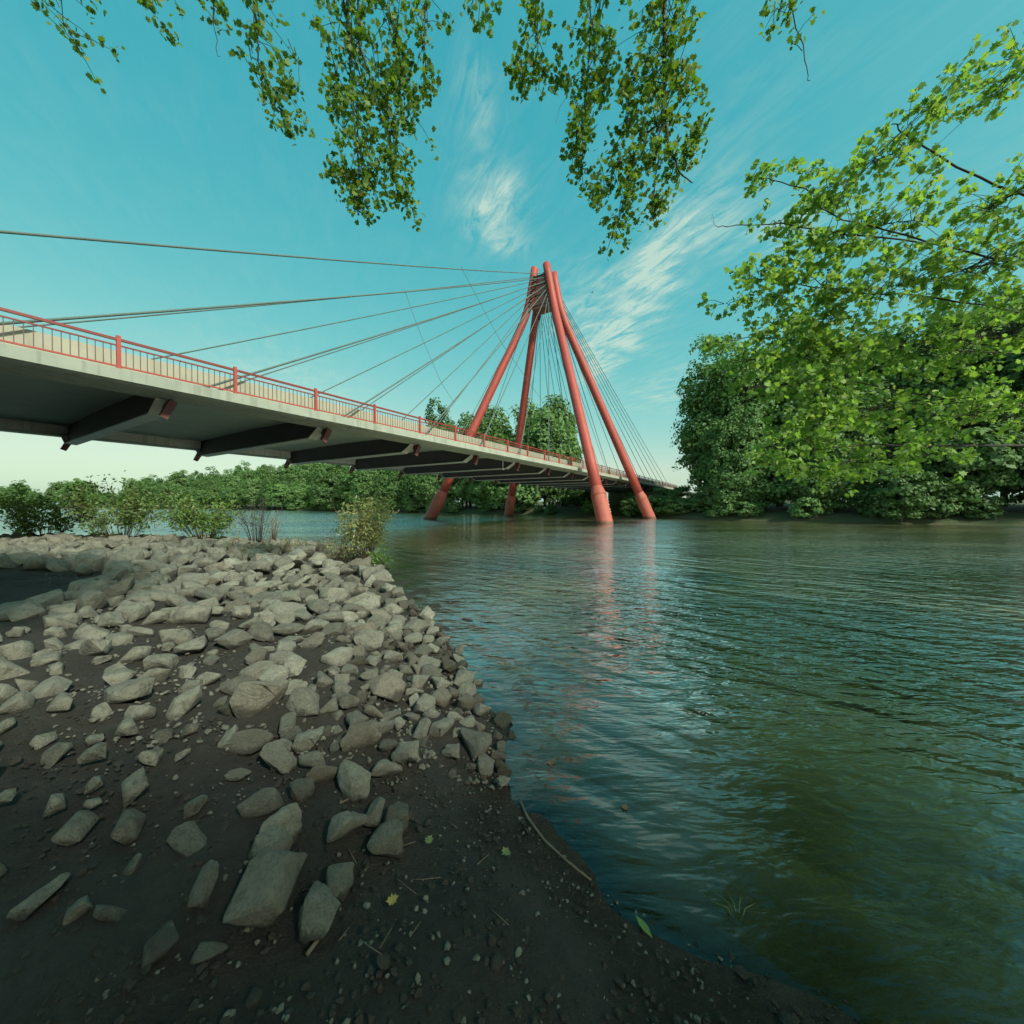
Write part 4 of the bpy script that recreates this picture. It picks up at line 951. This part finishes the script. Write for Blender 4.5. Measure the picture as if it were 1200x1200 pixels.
# ------------------------------------------------------------------ small things on the mud and in the shallows
def stick(pts, r, label, group=None):
    P = [Vector((x, y, max(float(gz(x,y)), zz)+.01)) for x, y, zz in pts]
    mb = MB(); mb.tube(P, [r*(1-.5*i/len(P)) for i in range(len(P))], 7)
    e = mb.build('stick', M['drystem'], None, True); return tag(e, label, 'stick', group)
stick([(.05,2.62,-9),(.10,2.45,-9),(.19,2.28,-9),(.30,2.15,-9),(.42,2.04,-9)], .010, 'thin pale branch lying along the muddy water edge')
stick([(1.40,2.24,-.02),(1.46,2.12,-.02),(1.50,2.03,-.02)], .012, 'short stick just under the surface of the shallows')
stick([(-1.02,2.28,-9),(-.97,2.35,-9),(-.93,2.41,-9)], .005, 'thin twig leaning on mud between rocks')
stick([(-.83,1.55,-9),(-.81,1.62,-9),(-.79,1.70,.16)], .009, 'pale broken stick beside the flat half buried rock')
for k in range(26):
    y = rr.uniform(1.4, 3.2); x = rr.uniform(-.65*y, .1*y); a = rr.uniform(0, 6.28); L = rr.uniform(.05,.14)
    if land(x, y): stick([(x,y,-9),(x+L*.5*math.cos(a),y+L*.5*math.sin(a),-9),(x+L*math.cos(a),y+L*math.sin(a),-9)], .0022, 'tiny dry twig scattered on the dark mud', 'tiny twigs on the mud')
LM = {}
for nm, c in (('yellow',(.30,.22,.05)),('green',(.12,.19,.04)),('olive',(.13,.15,.05)),('brown',(.16,.09,.04))): LM[nm] = solid('fallen_leaf_'+nm, c, tuple(v*.7 for v in c), .6, 30)
def fallen(x, y, c, size, label, rz, z=None):
    pts = [(a*size, b*size, .25*abs(a)*size*1.2+.1*size*b*b) for a, b in MAPLE] if c != 'green' else [(0,-.5*size,0),(.16*size,-.1*size,.03*size),(.14*size,.2*size,.03*size),(0,.55*size,0),(-.14*size,.2*size,.03*size),(-.16*size,-.1*size,.03*size)]
    m = mesh('fallen_leaf', pts, [tuple(range(len(pts)))], LM[c]); o = link('fallen_leaf', m, None, (x, y, (max(float(gz(x,y)),0) if z is None else z)+.022))
    o.rotation_euler = (.12,-.1,rz); sd = o.modifiers.new('thickness','SOLIDIFY'); sd.thickness = .001
    return tag(o, label, 'leaf')
fallen(-.545,1.75,'yellow',.05,'yellow fallen leaf on the dark mud',.4)
fallen(.62,1.80,'green',.10,'single green leaf lying at the muddy water edge',.5)
fallen(-.46,2.14,'olive',.05,'small olive leaf on mud right of the tight rock group',1.2)
fallen(-.03,2.12,'olive',.055,'round greenish leaf on the mud close to the water edge',2.2)
fallen(.75,2.55,'brown',.05,'brown leaf floating on the shallow water',1.0,-.018)
fallen(.30,3.0,'brown',.06,'curled dark leaf floating off the rounded boulder',.3,-.018)
gs = MB()
for k in range(5):
    a = .5+.5*k; gs.tube([(0,0,-.02),(.05*math.cos(a),.05*math.sin(a),.06),(.13*math.cos(a),.12*math.sin(a),.05)], [.004,.003,.001], 5)
tag(gs.build('grass_tuft', LM['olive'], None, True, (1.10,1.86,float(gz(1.1,1.86)))), 'small green grass sprig at the muddy shallows', 'grass')
def bird(x, y, z, s, label):
    e = empty('bird', (x,y,z), .6)
    MB().tube([(-.5*s,0,0),(-.2*s,0,0),(.15*s,0,.02*s),(.4*s,0,.03*s),(.52*s,0,.02*s)], [.02*s,.09*s,.12*s,.08*s,.02*s], 8).build('body', M['dark'], e, True)
    for sd in (-1,1):
        m = MB().poly([(.2*s,sd*.08*s,.05*s),(-.15*s,sd*.08*s,.05*s),(-.2*s,sd*.5*s,.28*s),(-.1*s,sd*.95*s,.18*s),(.12*s,sd*.5*s,.28*s)], [tuple(range(5))])
        w_ = m.build('wing', M['dark'], e); w_.modifiers.new('thickness','SOLIDIFY').thickness = .02*s
    return tag(e, label, 'bird')
bird(16.3, 80, 45.4, .42, 'small dark bird flying to the right of the tower top')
